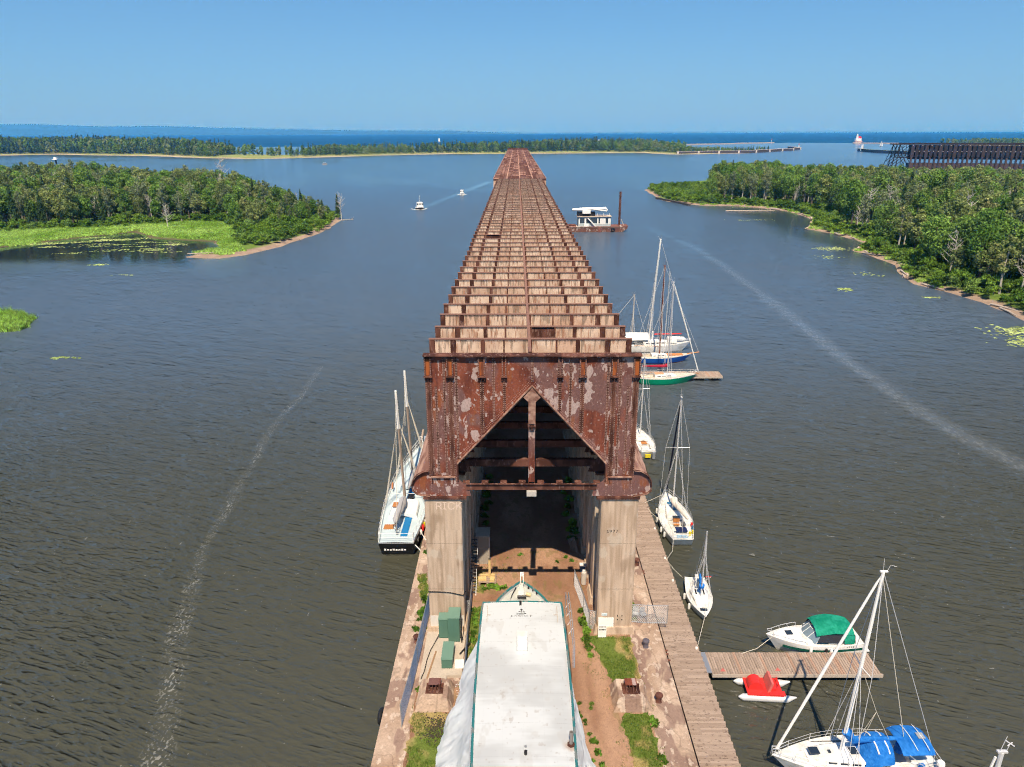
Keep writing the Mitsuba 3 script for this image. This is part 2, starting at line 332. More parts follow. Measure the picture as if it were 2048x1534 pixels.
def f_water(p, n, uv):
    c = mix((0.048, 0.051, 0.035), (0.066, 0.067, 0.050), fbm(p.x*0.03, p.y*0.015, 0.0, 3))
    c = mix(c, mi.Color3f(0.080, 0.122, 0.185), smoothstep(60.0, 175.0, p.y)*0.85)  # blue sky reflection of the mid and far harbour put into the body colour
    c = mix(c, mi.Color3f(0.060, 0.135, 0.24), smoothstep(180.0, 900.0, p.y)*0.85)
    dl, dr_ = dist_line(p, FOAM_L), dist_line(p, FOAM_R)
    sl = smoothstep(0.66, 0.80, noise(p.x*9.0, p.y*6.5))*(0.35+0.65*smoothstep(0.40, 0.62, fbm(p.x*0.8, p.y*0.25, 4.0, 3)))+0.05
    near = 0.8+0.7*smoothstep(70.0, 35.0, p.y)
    f1 = smoothstep(1.1*near, 0.15, dl)*sl
    sr = smoothstep(0.45, 0.85, fbm(p.x*3.2, p.y*1.6, 3.0, 2))
    f2 = dr.square(smoothstep(4.2, 0.2, dr_))*(0.22+0.45*sr)*smoothstep(320.0, 200.0, p.y)
    stray = smoothstep(0.965, 0.985, noise(p.x*3.2+9, p.y*3.2))*smoothstep(140.0, 60.0, p.y)
    c = mix(c, mi.Color3f(0.62, 0.63, 0.60), dr.clip(f1*0.24+f2*0.20+stray*0.22, 0, 1))
    return c*(0.22+0.78*smoothstep(0.07, 0.55, quiet_(p)))  # dark tannin water, with the dark of tree reflections put into its colour
def h_water(p, n, uv):
    wx = p.x+0.9*noise(p.x*0.22, p.y*0.22, 1.0); wy = p.y+0.55*noise(p.x*0.16, p.y*0.3, 2.0)
    a, b = 0.94, 0.34
    rx, ry = wx*a-wy*b, wx*b+wy*a
    q1 = 1-dr.abs(2*noise(rx*0.60, ry*1.9)-1)
    q2 = 1-dr.abs(2*noise(rx*1.3+7, ry*4.1+2)-1)
    q3 = noise(wx*3.0, wy*5.6, 5.0)
    sw = noise(rx*0.12, ry*0.30, 9.0)
    calm = 0.60+0.55*smoothstep(0.34, 0.60, fbm(p.x*0.016+5+p.y*0.004, p.y*0.011, 0.0, 4))
    quiet = quiet_(p)
    q4 = 1-dr.abs(2*noise(rx*0.20+3, ry*0.62, 4.0)-1)
    slick = 1-0.55*smoothstep(3.0, 0.6, dist_line(p, FOAM_R))
    far = 1-0.45*smoothstep(70.0, 240.0, p.y)-0.38*smoothstep(240.0, 700.0, p.y)
    wk = 1-0.8*smoothstep(5.0, 1.0, seg(p, (-54, 415), (-24, 640)))
    return (0.55*q1*q1+0.30*q2*q2+0.10*q3+0.35*sw+1.7*q4*smoothstep(55.0, 140.0, p.y))*calm*quiet*slick*far*wk
def f_spec(p, n, uv): return mi.Color3f(1-0.72*lakeness(p))
def watermat(name, f, h, sc, eps, alpha):
    k = 'mat_'+name
    scene[k] = {'type': 'bumpmap', 'arbitrary': proc(h, eps), 'scale': sc,
        'b': {'type': 'plastic', 'diffuse_reflectance': proc(f), 'int_ior': 1.333, 'nonlinear': False, 'specular_reflectance': proc(f_spec)}}
    return k
def lakeness(p):
    edge = dr.select(p.x < 1000, 2330.0+0.48*dr.maximum(p.x, 0.0), 2810.0-0.40*(p.x-1000.0))
    return smoothstep(-14.0, 14.0, p.y-edge)
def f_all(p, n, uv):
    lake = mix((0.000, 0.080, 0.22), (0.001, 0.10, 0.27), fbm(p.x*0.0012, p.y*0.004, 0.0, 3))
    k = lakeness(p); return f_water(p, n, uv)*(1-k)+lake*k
def h_all(p, n, uv): return h_water(p, n, uv)*(1+1.2*lakeness(p))
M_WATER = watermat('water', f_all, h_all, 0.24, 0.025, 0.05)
def lines_sheet(X, Y, z):
    P = np.zeros((len(X), len(Y), 3)); P[..., 0] = np.array(X, float)[:, None]; P[..., 1] = np.array(Y, float)[None]; P[..., 2] = z
    return MB().grid(P)
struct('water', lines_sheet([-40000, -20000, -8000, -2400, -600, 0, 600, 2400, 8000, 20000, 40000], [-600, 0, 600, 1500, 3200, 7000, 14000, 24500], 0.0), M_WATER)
# ------------------------------------------------------------------ far hills
def hills():
    prof = [(-22000, 330), (-14600, 300), (-13500, 296), (-11800, 234), (-10700, 264), (-8700, 194), (-7400, 168), (-5600, 126), (-3900, 94), (-2050, 94), (-480, 40), (240, 6), (900, 0)]
    xs = np.linspace(-22000, 900, 260); hz = np.interp(xs, [a for a, _ in prof], [b for _, b in prof])
    t = np.linspace(0, 1, 12); P = np.zeros((260, 12, 3))
    for j, s in enumerate(t):
        P[:, j, 0] = xs; P[:, j, 1] = 18600+s*3200+500*np.sin(xs/2300.0)
        nz = meshkit.fbm(np.stack([xs/900, np.full_like(xs, s*4), xs*0], 1), 4)
        P[:, j, 2] = hz*(s**0.75)*(0.9+0.2*nz)-1.0
    struct('hills', MB().grid(P), HILLM, True)
hills()
# ------------------------------------------------------------------ ore dock
Y0, BAY, NB = 49.0, 3.93, 52
YE = Y0+BAY*NB
dock = thing('ore_dock', 'long rusty steel ore dock on concrete piers running out through the middle of the harbour', 'ore dock')
def web_poly(top=25.0):
    return [(-7.65,13.9),(-7.65,top),(7.65,top),(7.65,13.9),(4.7,13.9),(4.95,14.6),(5.5,15.2),(5.5,16.55),(0,22.65),(-5.5,16.55),(-5.5,15.2),(-4.95,14.6),(-4.7,13.9)]
STX = [(7.42, .46), (5.85, .46), (3.6, .40), (2.0, .16)]
# the front bent, piece by piece
fb = part(dock, 'front_bent', MB().poly(web_poly(24.95), Y0, Y0+0.14, 'y'), M_RUST, label='rust red riveted end frame with an A shaped opening')
m = MB()
xs = np.linspace(-7.72, 7.72, 60); P = np.zeros((60, 5, 3))
dent = 0.07*meshkit.noise(np.stack([xs*1.1, xs*0, xs*0], 1), 4)*np.exp(-((np.abs(xs)-3.5)/3.0)**2)
for j, (dy, dz) in enumerate([(-.36, 24.93), (-.36, 25.0), (-.34, 25.03), (.30, 25.03), (.30, 24.97)]):
    P[:, j, 0] = xs; P[:, j, 1] = Y0+dy; P[:, j, 2] = dz-(dent*(1 if dy < 0 else 0))
m.grid(P); m.box(-7.72, 7.72, Y0-.30, Y0+.30, 24.90, 24.94)
part(fb, 'top_flange', m, M_RD)
rv = MB()
RIV = [(0.028, 0.0), (0.02, 0.018), (0.0, 0.024)]
def rivets(x0, z0, x1, z1, pitch, y):
    L = math.hypot(x1-x0, z1-z0); k = max(2, int(L/pitch))
    for i in range(k+1):
        x, z = x0+(x1-x0)*i/k, z0+(z1-z0)*i/k; r = 0.027
        rv.add([(x-r, y, z-r), (x+r, y, z-r), (x+r, y, z+r), (x-r, y, z+r), (x, y-0.024, z)], [(0, 1, 4), (1, 2, 4), (2, 3, 4), (3, 0, 4)])
for sx in (-1, 1):
    for i, (x, w) in enumerate(STX):
        X = sx*x; m = MB(); wb = 0.40 if i < 3 else 0.24
        for e in (-1, 1): m.box(X+e*wb/2-.05, X+e*wb/2+.05, Y0-.20, Y0-.004, 23.45, 24.84)
        m.box(X-wb/2+.05, X+wb/2-.05, Y0-.10, Y0-.004, 24.66, 24.84)
        m.box(X-wb/2-.10, X+wb/2+.10, Y0-.30, Y0-.004, 23.34, 23.42)
        m.box(X-wb/2-.04, X-wb/2+.02, Y0-.18, Y0-.004, 23.12, 23.34); m.box(X+wb/2-.02, X+wb/2+.04, Y0-.18, Y0-.004, 23.12, 23.34); m.box(X-.03, X+.03, Y0-.18, Y0-.004, 23.12, 23.34)
        part(fb, 'bracket', m, M_RD)
        part(fb, 'inset_plate', MB().box(X-wb/2+.05, X+wb/2-.05, Y0-.06, Y0-.006, 23.45, 24.66), M_OR if i < 3 else M_RUST)
        for e in (-1, 1): rivets(X+e*wb/2, 23.5, X+e*wb/2, 24.8, .13, Y0-.20)
        zb = [14.9, 14.9, 19.0, 20.75][i]
        rw = [.44, .40, .30, .22][i]
        part(fb, 'stiffener', MB().box(X-rw/2, X+rw/2, Y0-.035, Y0-.006, zb, 23.11).box(X-.035, X+.035, Y0-.11, Y0-.036, zb, 23.05), M_RD)
        for e in (-1, 1): rivets(X+e*(rw/2-.05), zb+.1, X+e*(rw/2-.05), 23.0, .15, Y0-.035)
    # splice strips and rivet rows
    for X in (5.42, 6.3, 2.75, 6.9):
        zb = {5.42: 16.9, 6.3: 14.9, 2.75: 19.9, 6.9: 15.6}[X]
        m = MB().box(sx*X-.09, sx*X+.09, Y0-.018, Y0-.003, zb, 24.86 if X != 6.9 else 22.6); part(fb, 'splice_strip', m, M_RD)
        for e in (-1, 1): rivets(sx*X+e*.055, zb+.1, sx*X+e*.055, 24.75 if X != 6.9 else 22.5, .12, Y0-.018)
    # edge angle of the opening, rivets along it
    a = np.array([sx*5.5, 16.55]); b = np.array([0.0, 22.65]); d = (b-a)/np.linalg.norm(b-a); nrm = np.array([-d[1]*sx, d[0]*sx])
    if nrm[1] < 0: nrm = -nrm
    q = [a, b, b+[0, .10], a+nrm*.07]
    part(fb, 'edge_angle', MB().poly([tuple(x) for x in q], Y0-.22, Y0-.004, 'y'), M_TR)
    part(fb, 'edge_plate', MB().box(sx*5.5-.05, sx*5.5+.05, Y0-.20, Y0-.004, 15.2, 16.55), M_RD)
    for off in (.20, .34): 
        q0, q1 = a+nrm*off, b+nrm*off; rivets(q0[0], q0[1], q1[0]*1.0, q1[1], .14, Y0)
    m = MB().poly([(sx*7.66, 13.86), (sx*7.66, 15.45), (sx*5.46, 15.45), (sx*5.44, 15.2), (sx*4.75, 14.7), (sx*4.55, 13.86)], Y0-.07, Y0-.037, 'y')
    part(fb, 'foot_plate', m, M_RUST)
    part(fb, 'foot_ledge', MB().box(min(sx*7.5, sx*5.7), max(sx*7.5, sx*5.7), Y0-.26, Y0-.072, 15.45, 15.53), M_TR)
    for X in (5.6, 6.1, 7.0, 7.5): rivets(sx*X, 14.0, sx*X, 15.4, .13, Y0-.07)
    part(fb, 'bearing_plate', MB().box(min(sx*8.15, sx*4.9), max(sx*8.15, sx*4.9), Y0-.34, Y0+1.2, 13.70, 13.86), M_RD)
m = MB().box(-.10, .10, Y0-.018, Y0-.003, 22.95, 24.86); part(fb, 'splice_strip', m, M_RD)
for e in (-1, 1): rivets(e*.055, 23.0, e*.055, 24.8, .12, Y0-.018)
part(fb, 'rivets', rv, col('rivet', (.30, .19, .165), .7), kind='stuff')
# post with its gusset, cross beam
m = MB().box(-.24, -.19, Y0-.12, Y0+.36, 14.96, 22.3).box(.19, .24, Y0-.12, Y0+.36, 14.96, 22.3).box(-.19, .19, Y0+.08, Y0+.14, 14.96, 22.3)
part(fb, 'post', m, M_RUST)
m = MB().poly([(0, 22.55), (.62, 21.8), (.26, 21.45), (.26, 19.75), (-.26, 19.75), (-.26, 21.45), (-.62, 21.8)], Y0-.16, Y0-.125, 'y'); part(fb, 'gusset', m, M_TR)
part(fb, 'post_shoe', MB().box(-.30, .30, Y0-.28, Y0+.30, 19.55, 19.62).box(-.28, -.22, Y0-.26, Y0-.13, 19.3, 19.55).box(.22, .28, Y0-.26, Y0-.13, 19.3, 19.55).box(-.03, .03, Y0-.26, Y0-.13, 19.3, 19.55), M_RD)
part(fb, 'base_plate', MB().box(-.36, .36, Y0-.45, Y0+.3, 14.02, 14.38), col('grey_plate', (.42, .40, .37), .6), label='pale grey plate under the foot of the post')
m = MB().box(-4.9, 4.9, Y0-.14, Y0-.08, 14.40, 14.92).box(-4.9, 4.9, Y0-.14, Y0+.34, 14.40, 14.46)
m.box(-4.9, 4.9, Y0-.30, Y0-.14, 14.92, 14.97); 
for x in np.arange(-4.9, 5.0, 1.4): m.box(x-.25, x+.25, Y0-.08, Y0+.42, 14.92, 14.96)
part(fb, 'cross_beam', m, M_RD)
# the bents behind it
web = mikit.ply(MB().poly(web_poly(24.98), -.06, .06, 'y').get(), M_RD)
beam = mikit.ply(MB().box(-5.2, 5.2, -.12, -.06, 14.40, 14.95).box(-5.2, 5.2, -.12, .3, 14.95, 15.0).get(), M_RD)
flange = mikit.ply(MB().box(-7.7, 7.7, -.20, .20, 24.99, 25.03).get(), M_FLG)
edges = [-7.55, -7.24, -6.06, -5.64, -3.76, -3.44, -2.06, -1.94, -.13, .13, 1.94, 2.06, 3.44, 3.76, 5.64, 6.06, 7.24, 7.55]
pan = [mikit.ply(MB().box(edges[i], edges[i+1], -.10, -.062, 23.25, 24.97).box(edges[i], edges[i+1], -.15, -.102, 24.90, 24.95).get(), M_PAN) for i in range(1, 16, 2)]
pan_all = MB(); st_all = MB(); st = []
for i in range(1, 16, 2): pan_all.box(edges[i], edges[i+1], -.10, -.062, 23.25, 24.97)
for i in range(0, 18, 2):
    x0, x1 = edges[i], edges[i+1]
    if i == 0: x0 = -7.66
    if i == 16: x1 = 7.66
    if x1-x0 < .2: q = MB().box(x0, x1, -.20, -.062, 23.1, 24.98)
    else: q = MB().box(x0, x0+.04, -.22, -.062, 23.1, 24.98).box(x1-.04, x1, -.22, -.062, 23.1, 24.98).box(x0+.04, x1-.04, -.16, -.062, 23.1, 24.98)
    st.append(mikit.ply(q.get(), M_RD)); st_all.add(*q.get())
pan_all = mikit.ply(pan_all.get(), M_PAN); st_all = mikit.ply(st_all.get(), M_RD)
jit = np.random.default_rng(3)
for k in range(1, NB+1):
    y = Y0+BAY*k+jit.normal()*.05; tw = T(jit.normal()*.025, y, jit.normal()*.02, jit.normal()*.0022)
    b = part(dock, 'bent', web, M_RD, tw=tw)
    part(b, 'top_flange', flange, M_FLG, tw=tw)
    if k < 9: part(b, 'cross_beam', beam, M_RD, tw=tw)
    if k <= 24:
        for q in pan:
            if jit.uniform() > .004: part(b, 'panel', q, M_PAN, tw=tw)
        for q in st: part(b, 'stiffener', q, M_RD, tw=tw)
    else:
        part(b, 'panels', pan_all, M_PAN, tw=tw, kind='stuff'); part(b, 'stiffeners', st_all, M_RD, tw=tw, kind='stuff')
part(dock, 'centre_rail', MB().box(-.27, -.05, Y0+.3, YE, 25.07, 25.14), M_FLG)
for s in (-1, 1):
    part(dock, 'side_plate', MB().box(s*7.52-.04, s*7.52+.04, Y0+.2, YE-.3, 15.6, 21.8), M_RD)  # unseen plates, added to keep light out of the dock interior
    pr = [(0, 22.52), (s*5.6, 16.38), (s*7.62, 15.9), (s*7.62, 15.75), (s*5.6, 16.24), (0, 22.36)]
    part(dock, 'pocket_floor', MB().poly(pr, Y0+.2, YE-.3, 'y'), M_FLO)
    pr = [(7.66, 16.0), (8.1, 15.92), (8.55, 15.62), (8.88, 15.2), (9.0, 14.75), (8.93, 14.35), (8.65, 14.08), (8.25, 13.95), (7.66, 13.9)]
    ys = np.concatenate([np.linspace(Y0-.3, 80, 60), np.linspace(82, YE, 40)]); P = np.zeros((len(ys), len(pr), 3))
    for j, (x, z) in enumerate(pr):
        dn = (meshkit.fbm(np.stack([ys*0.9, np.full_like(ys, j*.8), ys*0+s], 1), 3)-.5)*(.30 if s > 0 else .16)*(j not in (0, len(pr)-1))
        P[:, j, 0] = s*(x+dn); P[:, j, 1] = ys+(.25*np.sin(j*2.1) if False else 0); P[:, j, 2] = z+dn*.4
    q = MB().grid(P); q.grid(P[:, ::-1]*[1, 1, 1]+[s*-.03, 0, .03])
    tr = part(dock, 'side_trough', q, M_TR, True)
    e = P[0].copy(); e[:, 1] = Y0-.02
    c = np.array([[s*7.66, Y0-.02, 14.9]])
    part(tr, 'end_plate', MB().add(np.vstack([e, c]), [(j, j+1, len(e)) for j in range(len(e)-1)]), M_RUST)
    part(tr, 'end_rim', MB().tube(e+[0, -.12, 0], .07, 6), M_RD)
# concrete piers
pier = mikit.ply(MB().poly([(-1.40, -.1), (-1.30, -.18), (1.30, -.18), (1.40, -.1), (1.40, 1.5), (-1.40, 1.5)], 1.2, 13.7).cbox((0, .66, 1.2), (3.5, 2.4, 1.0), taper=.86).get(), M_PIER)
cap = mikit.ply(MB().box(-1.45, 1.45, -.2, 1.1, 13.702, 13.86).get(), M_RD)
for k in range(0, NB+1):
    for s in (-1, 1):
        b = part(dock, 'pier', pier, M_PIER, tw=T(s*6.7, Y0+BAY*k, 0))
        if k: part(b, 'cap', cap, M_RD, tw=T(s*6.7, Y0+BAY*k, 0))
# wide far section
far = part(dock, 'far_deck', MB().box(-8.95, 8.95, YE+.8, 684, 24.3, 24.9), M_FD, label='wide far end of the dock with a closed rusty deck')
part(far, 'stringers', MB().box(-8.95, -8.75, YE+.8, 684, 24.9, 25.25).box(8.75, 8.95, YE+.8, 684, 24.9, 25.25), M_TR, kind='stuff')
for x in (-6.9, -5.7, -2.9, -1.6, 1.6, 2.9, 5.7, 6.9): part(far, 'rail', MB().box(x-.12, x+.12, YE+.8, 684, 24.9, 25.10), M_RD)
for x in (-4.4, 0, 4.4): part(far, 'strip', MB().box(x-.17, x+.17, YE+.8, 684, 24.9, 25.06), M_TR)
for s in (-1, 1):
    part(far, 'side_wall', MB().box(min(s*7.8, s*8.9), max(s*7.8, s*8.9), YE+.8, 684, 19.5, 24.3), M_PAN)
pc = MB()
for y in np.arange(YE+1.5, 684, 7.86):
    for s in (-1, 1): pc.box(s*7.2-1.4, s*7.2+1.4, y, y+1.6, 1.0, 19.5)
part(far, 'piers', pc, M_PIER, kind='stuff')
part(far, 'end_wall', MB().box(-8.9, 8.9, 683.4, 684, 20, 26.6), M_RD)
# writing on the two front piers
def text_on_wall(parent, name, s, h, x, z, y, mat, bold=False, sk=0.0):
    tm = meshkit.text_mesh(s, h, 0.006, bold); v = np.array(tm.vertices)
    v = np.stack([v[:, 0]+x+sk*v[:, 1], y-v[:, 2], v[:, 1]+z], 1)
    part(parent, name, MB().add(v, np.array(tm.faces)), mat)
CHALK = col('chalk', (.60, .48, .40), .9)
text_on_wall('ore_dock__pier', 'painted_name', 'RICK', .62, -7.3, 12.78, Y0-.183, CHALK)
text_on_wall('ore_dock__pier_001', 'date', '1977', .26, 5.75, 10.75, Y0-.183, BLACK)
# ------------------------------------------------------------------ quay and its ground
GZ = 1.6
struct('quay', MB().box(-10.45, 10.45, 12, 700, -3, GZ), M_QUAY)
rng = np.random.default_rng(5)
def wob(pts, step=.5, amp=.12):
    out = []
    for a, b in zip(pts, pts[1:]+pts[:1]):
        a, b = np.array(a, float), np.array(b, float); k = max(1, int(np.linalg.norm(b-a)/step))
        for i in range(k): out.append(tuple(a+(b-a)*i/k+rng.normal(0, amp, 2)))
    return out
struct('dirt_track', MB().sheet(wob([(-8.4, 14), (-8.4, 42.6), (-5.1, 42.7), (-5.1, 52), (-5.1, 330), (5.1, 330), (5.3, 51.5), (5.3, 49), (8.0, 48.9), (7.9, 42), (8.2, 38), (8.3, 14)], .8, .06), GZ+.004), M_DIRT)
LAWNS = [[(4.7, 48.3), (7.9, 48.3), (8.0, 43.1), (5.9, 43.0), (5.6, 44.5), (5.2, 46.3)], [(6.1, 39.9), (8.0, 40.2), (8.25, 14), (6.6, 14), (6.5, 34), (6.3, 37)],
         [(-8.35, 40.2), (-5.5, 40.3), (-4.1, 42.6), (-4.1, 14), (-8.2, 14)],
         [(-5.0, 52), (-4.2, 52), (-3.85, 42.6), (-4.9, 42.6)], [(4.4, 46.2), (4.75, 48.2), (4.9, 51), (4.55, 53), (4.3, 50.5)], [(-10.2, 57), (-9.3, 57), (-8.4, 49.2), (-8.6, 49)],
         [(8.3, 54), (8.9, 53.5), (8.9, 50.2), (8.25, 50.2)], [(-4.9, 57.5), (-4.0, 57.6), (-4.0, 54.2), (-4.9, 54.2)]]
def ragged(L):
    p = sg.Polygon(wob(L, .35, .16)).buffer(0); p = max(getattr(p, 'geoms', [p]), key=lambda q: q.area)
    return list(p.exterior.coords)[:-1]
for L in LAWNS: struct('lawn', MB().sheet(ragged(L), GZ+.009), M_LAWN)
def blades(polys, dens, h, w, seed, zf=lambda x, y: GZ, lean=.5, keep=None):
    g = np.random.default_rng(seed); V = []; 
    for L in polys:
        pg = sg.Polygon(L); x0, y0, x1, y1 = pg.bounds; k = int((x1-x0)*(y1-y0)*dens)
        import shapely
        q = np.column_stack([g.uniform(x0, x1, k), g.uniform(y0, y1, k)])
        q = q[shapely.contains_xy(pg, q[:, 0], q[:, 1])]
        if keep is not None: q = q[keep(q)]
        V.append(q)
    q = np.vstack(V); k = len(q); a = g.uniform(0, 2*PI, k); b = g.uniform(0, 2*PI, k)
    hh = h*g.uniform(.45, 1.25, k); ww = w*g.uniform(.6, 1.3, k); le = lean*hh*g.uniform(.2, 1, k)
    z = zf(q[:, 0], q[:, 1])*np.ones(k); p = np.column_stack([q, z])
    s = np.column_stack([np.cos(a)*ww/2, np.sin(a)*ww/2, a*0]); t = np.column_stack([np.cos(b)*le, np.sin(b)*le, hh])
    v = np.stack([p-s, p+s, p+t], 1).reshape(-1, 3)
    return MB().add(v, np.arange(3*k).reshape(-1, 3))
sparse = [[(3.2, 47), (6.2, 49), (6.4, 41.5), (8.6, 41), (8.8, 27), (5.6, 27), (5.4, 40)], [(-5.2, 54), (-1.4, 57), (-1.6, 60), (-4.4, 58.5)], [(-8.5, 41), (-5.2, 43.4), (-5.4, 40), (-8.4, 39.6)]]
thin = lambda q: (meshkit.fbm(np.column_stack([q*0.9, q[:, :1]*0]), 3, 3) > .40)
one('grass', 'short mown and weedy grass on the quay', 'grass', blades([[(x, max(y, 27)) for x, y in L] for L in LAWNS], 230, .17, .05, 2, keep=thin), L_GRASS, kind='stuff')
one('sparse_grass', 'sparse tufts of grass creeping over the dirt beside the track', 'grass', blades(sparse, 60, .15, .05, 4, keep=lambda q: meshkit.fbm(np.column_stack([q*1.6, q[:, :1]*0+3]), 3) > .53), L_GRASS, kind='stuff')
# leafy weeds along edges
wd = MB(); g = np.random.default_rng(8)
spots = [(-9.2+.05*i, 49.6+.55*i, .35) for i in range(7)]+[(-4.55+.1*math.sin(i), 43+.5*i, .25) for i in range(18)]+[(4.55+.15*math.sin(2*i), 46+.45*i, .28) for i in range(14)]+[(5.5+.2*i, 49.0, .2) for i in range(4)]+[(-3.9+.2*i, 54.6+.3*(i % 3), .28) for i in range(9)]+[(4.2, 59.3, .3), (3.6, 60.0, .2), (2.8, 58.9, .18), (-.9, 60.3, .2), (-2.2, 59.4, .14), (8.45, 52, .4), (8.4, 51, .4), (8.2, 39.6, .4), (8.15, 36.3, .3), (-8.0, 42.4, .35), (-9.6, 60.5, .4), (4.0, 40.8, .2)]+[(3.0+.22*i, 41-i*.9, .24) for i in range(9)]+[(-4.3-.2*(i % 3), 66+1.5*i, .4) for i in range(8)]+[(4.2+.3*(i % 3), 63+1.6*i, .45) for i in range(9)]+[(-4.9+.25*(i % 5), 41.9-.28*i, .3) for i in range(10)]
spots = [(x+g.normal()*.14, y+g.normal()*.22, r*g.uniform(.5, 1.25)) for x, y, r in spots for _ in range(2)]
for x, y, r in spots:
    k = int(90*r/.3); d = g.normal(size=(k, 3)); d /= np.linalg.norm(d, axis=1, keepdims=True); d[:, 2] = np.abs(d[:, 2])
    p = np.array([x, y, GZ])+d*r*g.uniform(.3, 1, (k, 1)); a = g.normal(size=(k, 3))*.045*r/.25; b = g.normal(size=(k, 3))*.045*r/.25
    wd.add(np.stack([p-a, p+b, p+a, p-b], 1).reshape(-1, 3), np.arange(4*k).reshape(-1, 4))
one('weeds', 'leafy green weeds growing along the quay edges and under the dock', 'weeds', wd, L_BUSH, kind='stuff')
fl = MB()
for i in range(70):
    x, y = -5.0+g.normal()*.28, 41.2+g.normal()*.75; r = .035
    fl.add([(x-r, y-r, GZ+.3), (x+r, y-r, GZ+.3), (x+r, y+r, GZ+.3), (x-r, y+r, GZ+.31)], [(0, 1, 2, 3)])
one('daisies', 'small white flowers in the grass beside the white tarp', 'flowers', fl, WHITE2, kind='stuff')
mu = MB()
for i in range(260):
    x, y = -6.6+g.normal()*.42, 38.7+g.normal()*.6; mu.cbox((x, y, GZ), (g.uniform(.05, .16), g.uniform(.03, .08), .05), g.uniform(0, 3), g.uniform(-.4, .4))
one('mulch', 'dark bark mulch spilled on the grass near the left pedestal', 'mulch', mu, col('mulch', (.05, .035, .03), .9), kind='stuff')
struct('equipment_pad', MB().box(-8.3, -5.2, 43.6, 48.7, GZ, GZ+.25).box(-8.3, -6.3, 42.9, 43.598, GZ, GZ+.25), M_PAD)
# ---- green cabinets
def cabinet(x0, x1, y0, y1, h, label, z=GZ+.25, split=None, foot=None):
    c = thing('utility_cabinet', label, 'cabinet', 'green utility cabinets on the concrete pad')
    part(c, 'body', MB().box(x0, x1, y0, y1, z+.04, z+h), CABG)
    part(c, 'lid', MB().box(x0-.03, x1+.03, y0-.03, y1+.03, z+h+.002, z+h+.05), col('cabinet_lid', (.13, .24, .19), .5))
    for s in ((0, .48), (.52, 1)):
        part(c, 'door', MB().box(x0+.03+(x1-x0-.06)*s[0], x0+.03+(x1-x0-.06)*s[1], y0-.02, y0-.002, z+.1, z+h-.06), CABG)
    part(c, 'base', MB().box(x0+.03, x1-.03, y0+.03, y1-.03, z, z+.04), BLACK)
    return c
A = cabinet(-6.50, -5.60, 47.3, 48.65, 2.2, 'tall green metal utility cabinet beside the white painted pier foot')
part(A, 'conduit', MB().tube([(-5.45, 47.2, GZ+.3), (-5.45, 47.2, 2.9), (-5.42, 47.9, 3.6)], .045, 6).box(-5.55, -5.35, 47.3, 47.4, 2.2, 2.26), BLACK)
cabinet(-7.28, -6.56, 47.75, 48.6, 1.75, 'medium green metal cabinet squeezed left of the tall one')
cabinet(-6.75, -5.95, 44.3, 46.3, .8, 'low green metal cabinet alone on the pad front')
part('ore_dock__pier', 'white_paint', MB().box(-8.05, -5.35, Y0-.20, Y0-.184, GZ+.26, GZ+1.62), col('lime_paint', (.60, .57, .53), .8), label='white painted band at the foot of the left pier')
one('white_sheet', 'white plastic sheet lying on the pad beside the low cabinet', 'sheet', MB().cbox((-5.45, 44.75, GZ+.27), (.68, .95, .05), .06), WHITE2)
for x, y, l, a, nm in ((-7.55, 44.6, 3.1, 1.45, 'long brown timber lying across the pad'), (-5.02, 45.0, 2.4, 1.53, 'dark pipe lying along the right side of the pad'), (-5.15, 46.5, 1.5, 1.1, 'short dark rod leaning towards the fence on the pad')):
    one('timber' if 'timber' in nm else 'pipe', nm, 'timber' if 'timber' in nm else 'pipe', MB().cbox((x, y, GZ+.26), (l, .11, .08), a), col('old_timber', (.30, .18, .10), .9) if 'timber' in nm else BLACK)
hp = [(-7.3, 47.9, GZ+.5), (-7.5, 47.4, GZ+.29), (-7.8, 46.3, GZ+.29), (-7.95, 45.2, GZ+.29), (-8.0, 44.0, GZ+.29), (-8.15, 43.2, GZ+.29)]
one('black_hose', 'black cable running across the pad from the cabinets', 'cable', MB().tube(hp, .035, 6), BLACK, True)
# ---- chain link fences
def fence(name, label, pts, h, z=GZ, gate=False, step=.16, cat='fence'):
    f = thing(name, label, cat)
    w = MB()
    for a, b in zip(pts[:-1], pts[1:]):
        a, b = np.array(a), np.array(b); L = np.linalg.norm(b-a); d = (b-a)/L
        k = int((L+h)/step)
        for i in range(k):
            s0 = i*step-h
            for sg_ in (1, -1):
                u0, u1, z0, z1 = s0, s0+h, 0.0, h
                if u0 < 0: z0 -= u0; u0 = 0
                if u1 > L: z1 -= u1-L; u1 = L
                if u1-u0 < .05: continue
                p, q = a+d*u0, a+d*u1
                zz0, zz1 = (z0, z1) if sg_ > 0 else (h-z0, h-z1)
                w.tube([(p[0], p[1], z+zz0), (q[0], q[1], z+zz1)], .011, 3, False)
        part(f, 'top_rail', MB().tube([(a[0], a[1], z+h), (b[0], b[1], z+h)], .028, 6), GREYM)
        if gate: part(f, 'bottom_rail', MB().tube([(a[0], a[1], z+.08), (b[0], b[1], z+.08)], .025, 6), GREYM)
        kp = max(1, int(L/2.6))
        for i in range(kp+1):
            p = a+(b-a)*i/kp; part(f, 'fence_post', MB().tube([(p[0], p[1], z), (p[0], p[1], z+h+.06)], .038, 6), GREYM)
    part(f, 'wire_mesh', w, WIRE, kind='stuff')
    return f
fence('chain_link_fence', 'long chain link fence along the left quay strip ending in a tilted panel', [(-8.45, 51.2), (-8.75, 42.0), (-8.95, 38.9)], 1.9)
fence('chain_link_fence', 'chain link fence on the right edge of the equipment pad', [(-5.0, 53.5), (-5.0, 48.0), (-4.95, 42.9)], 1.5)
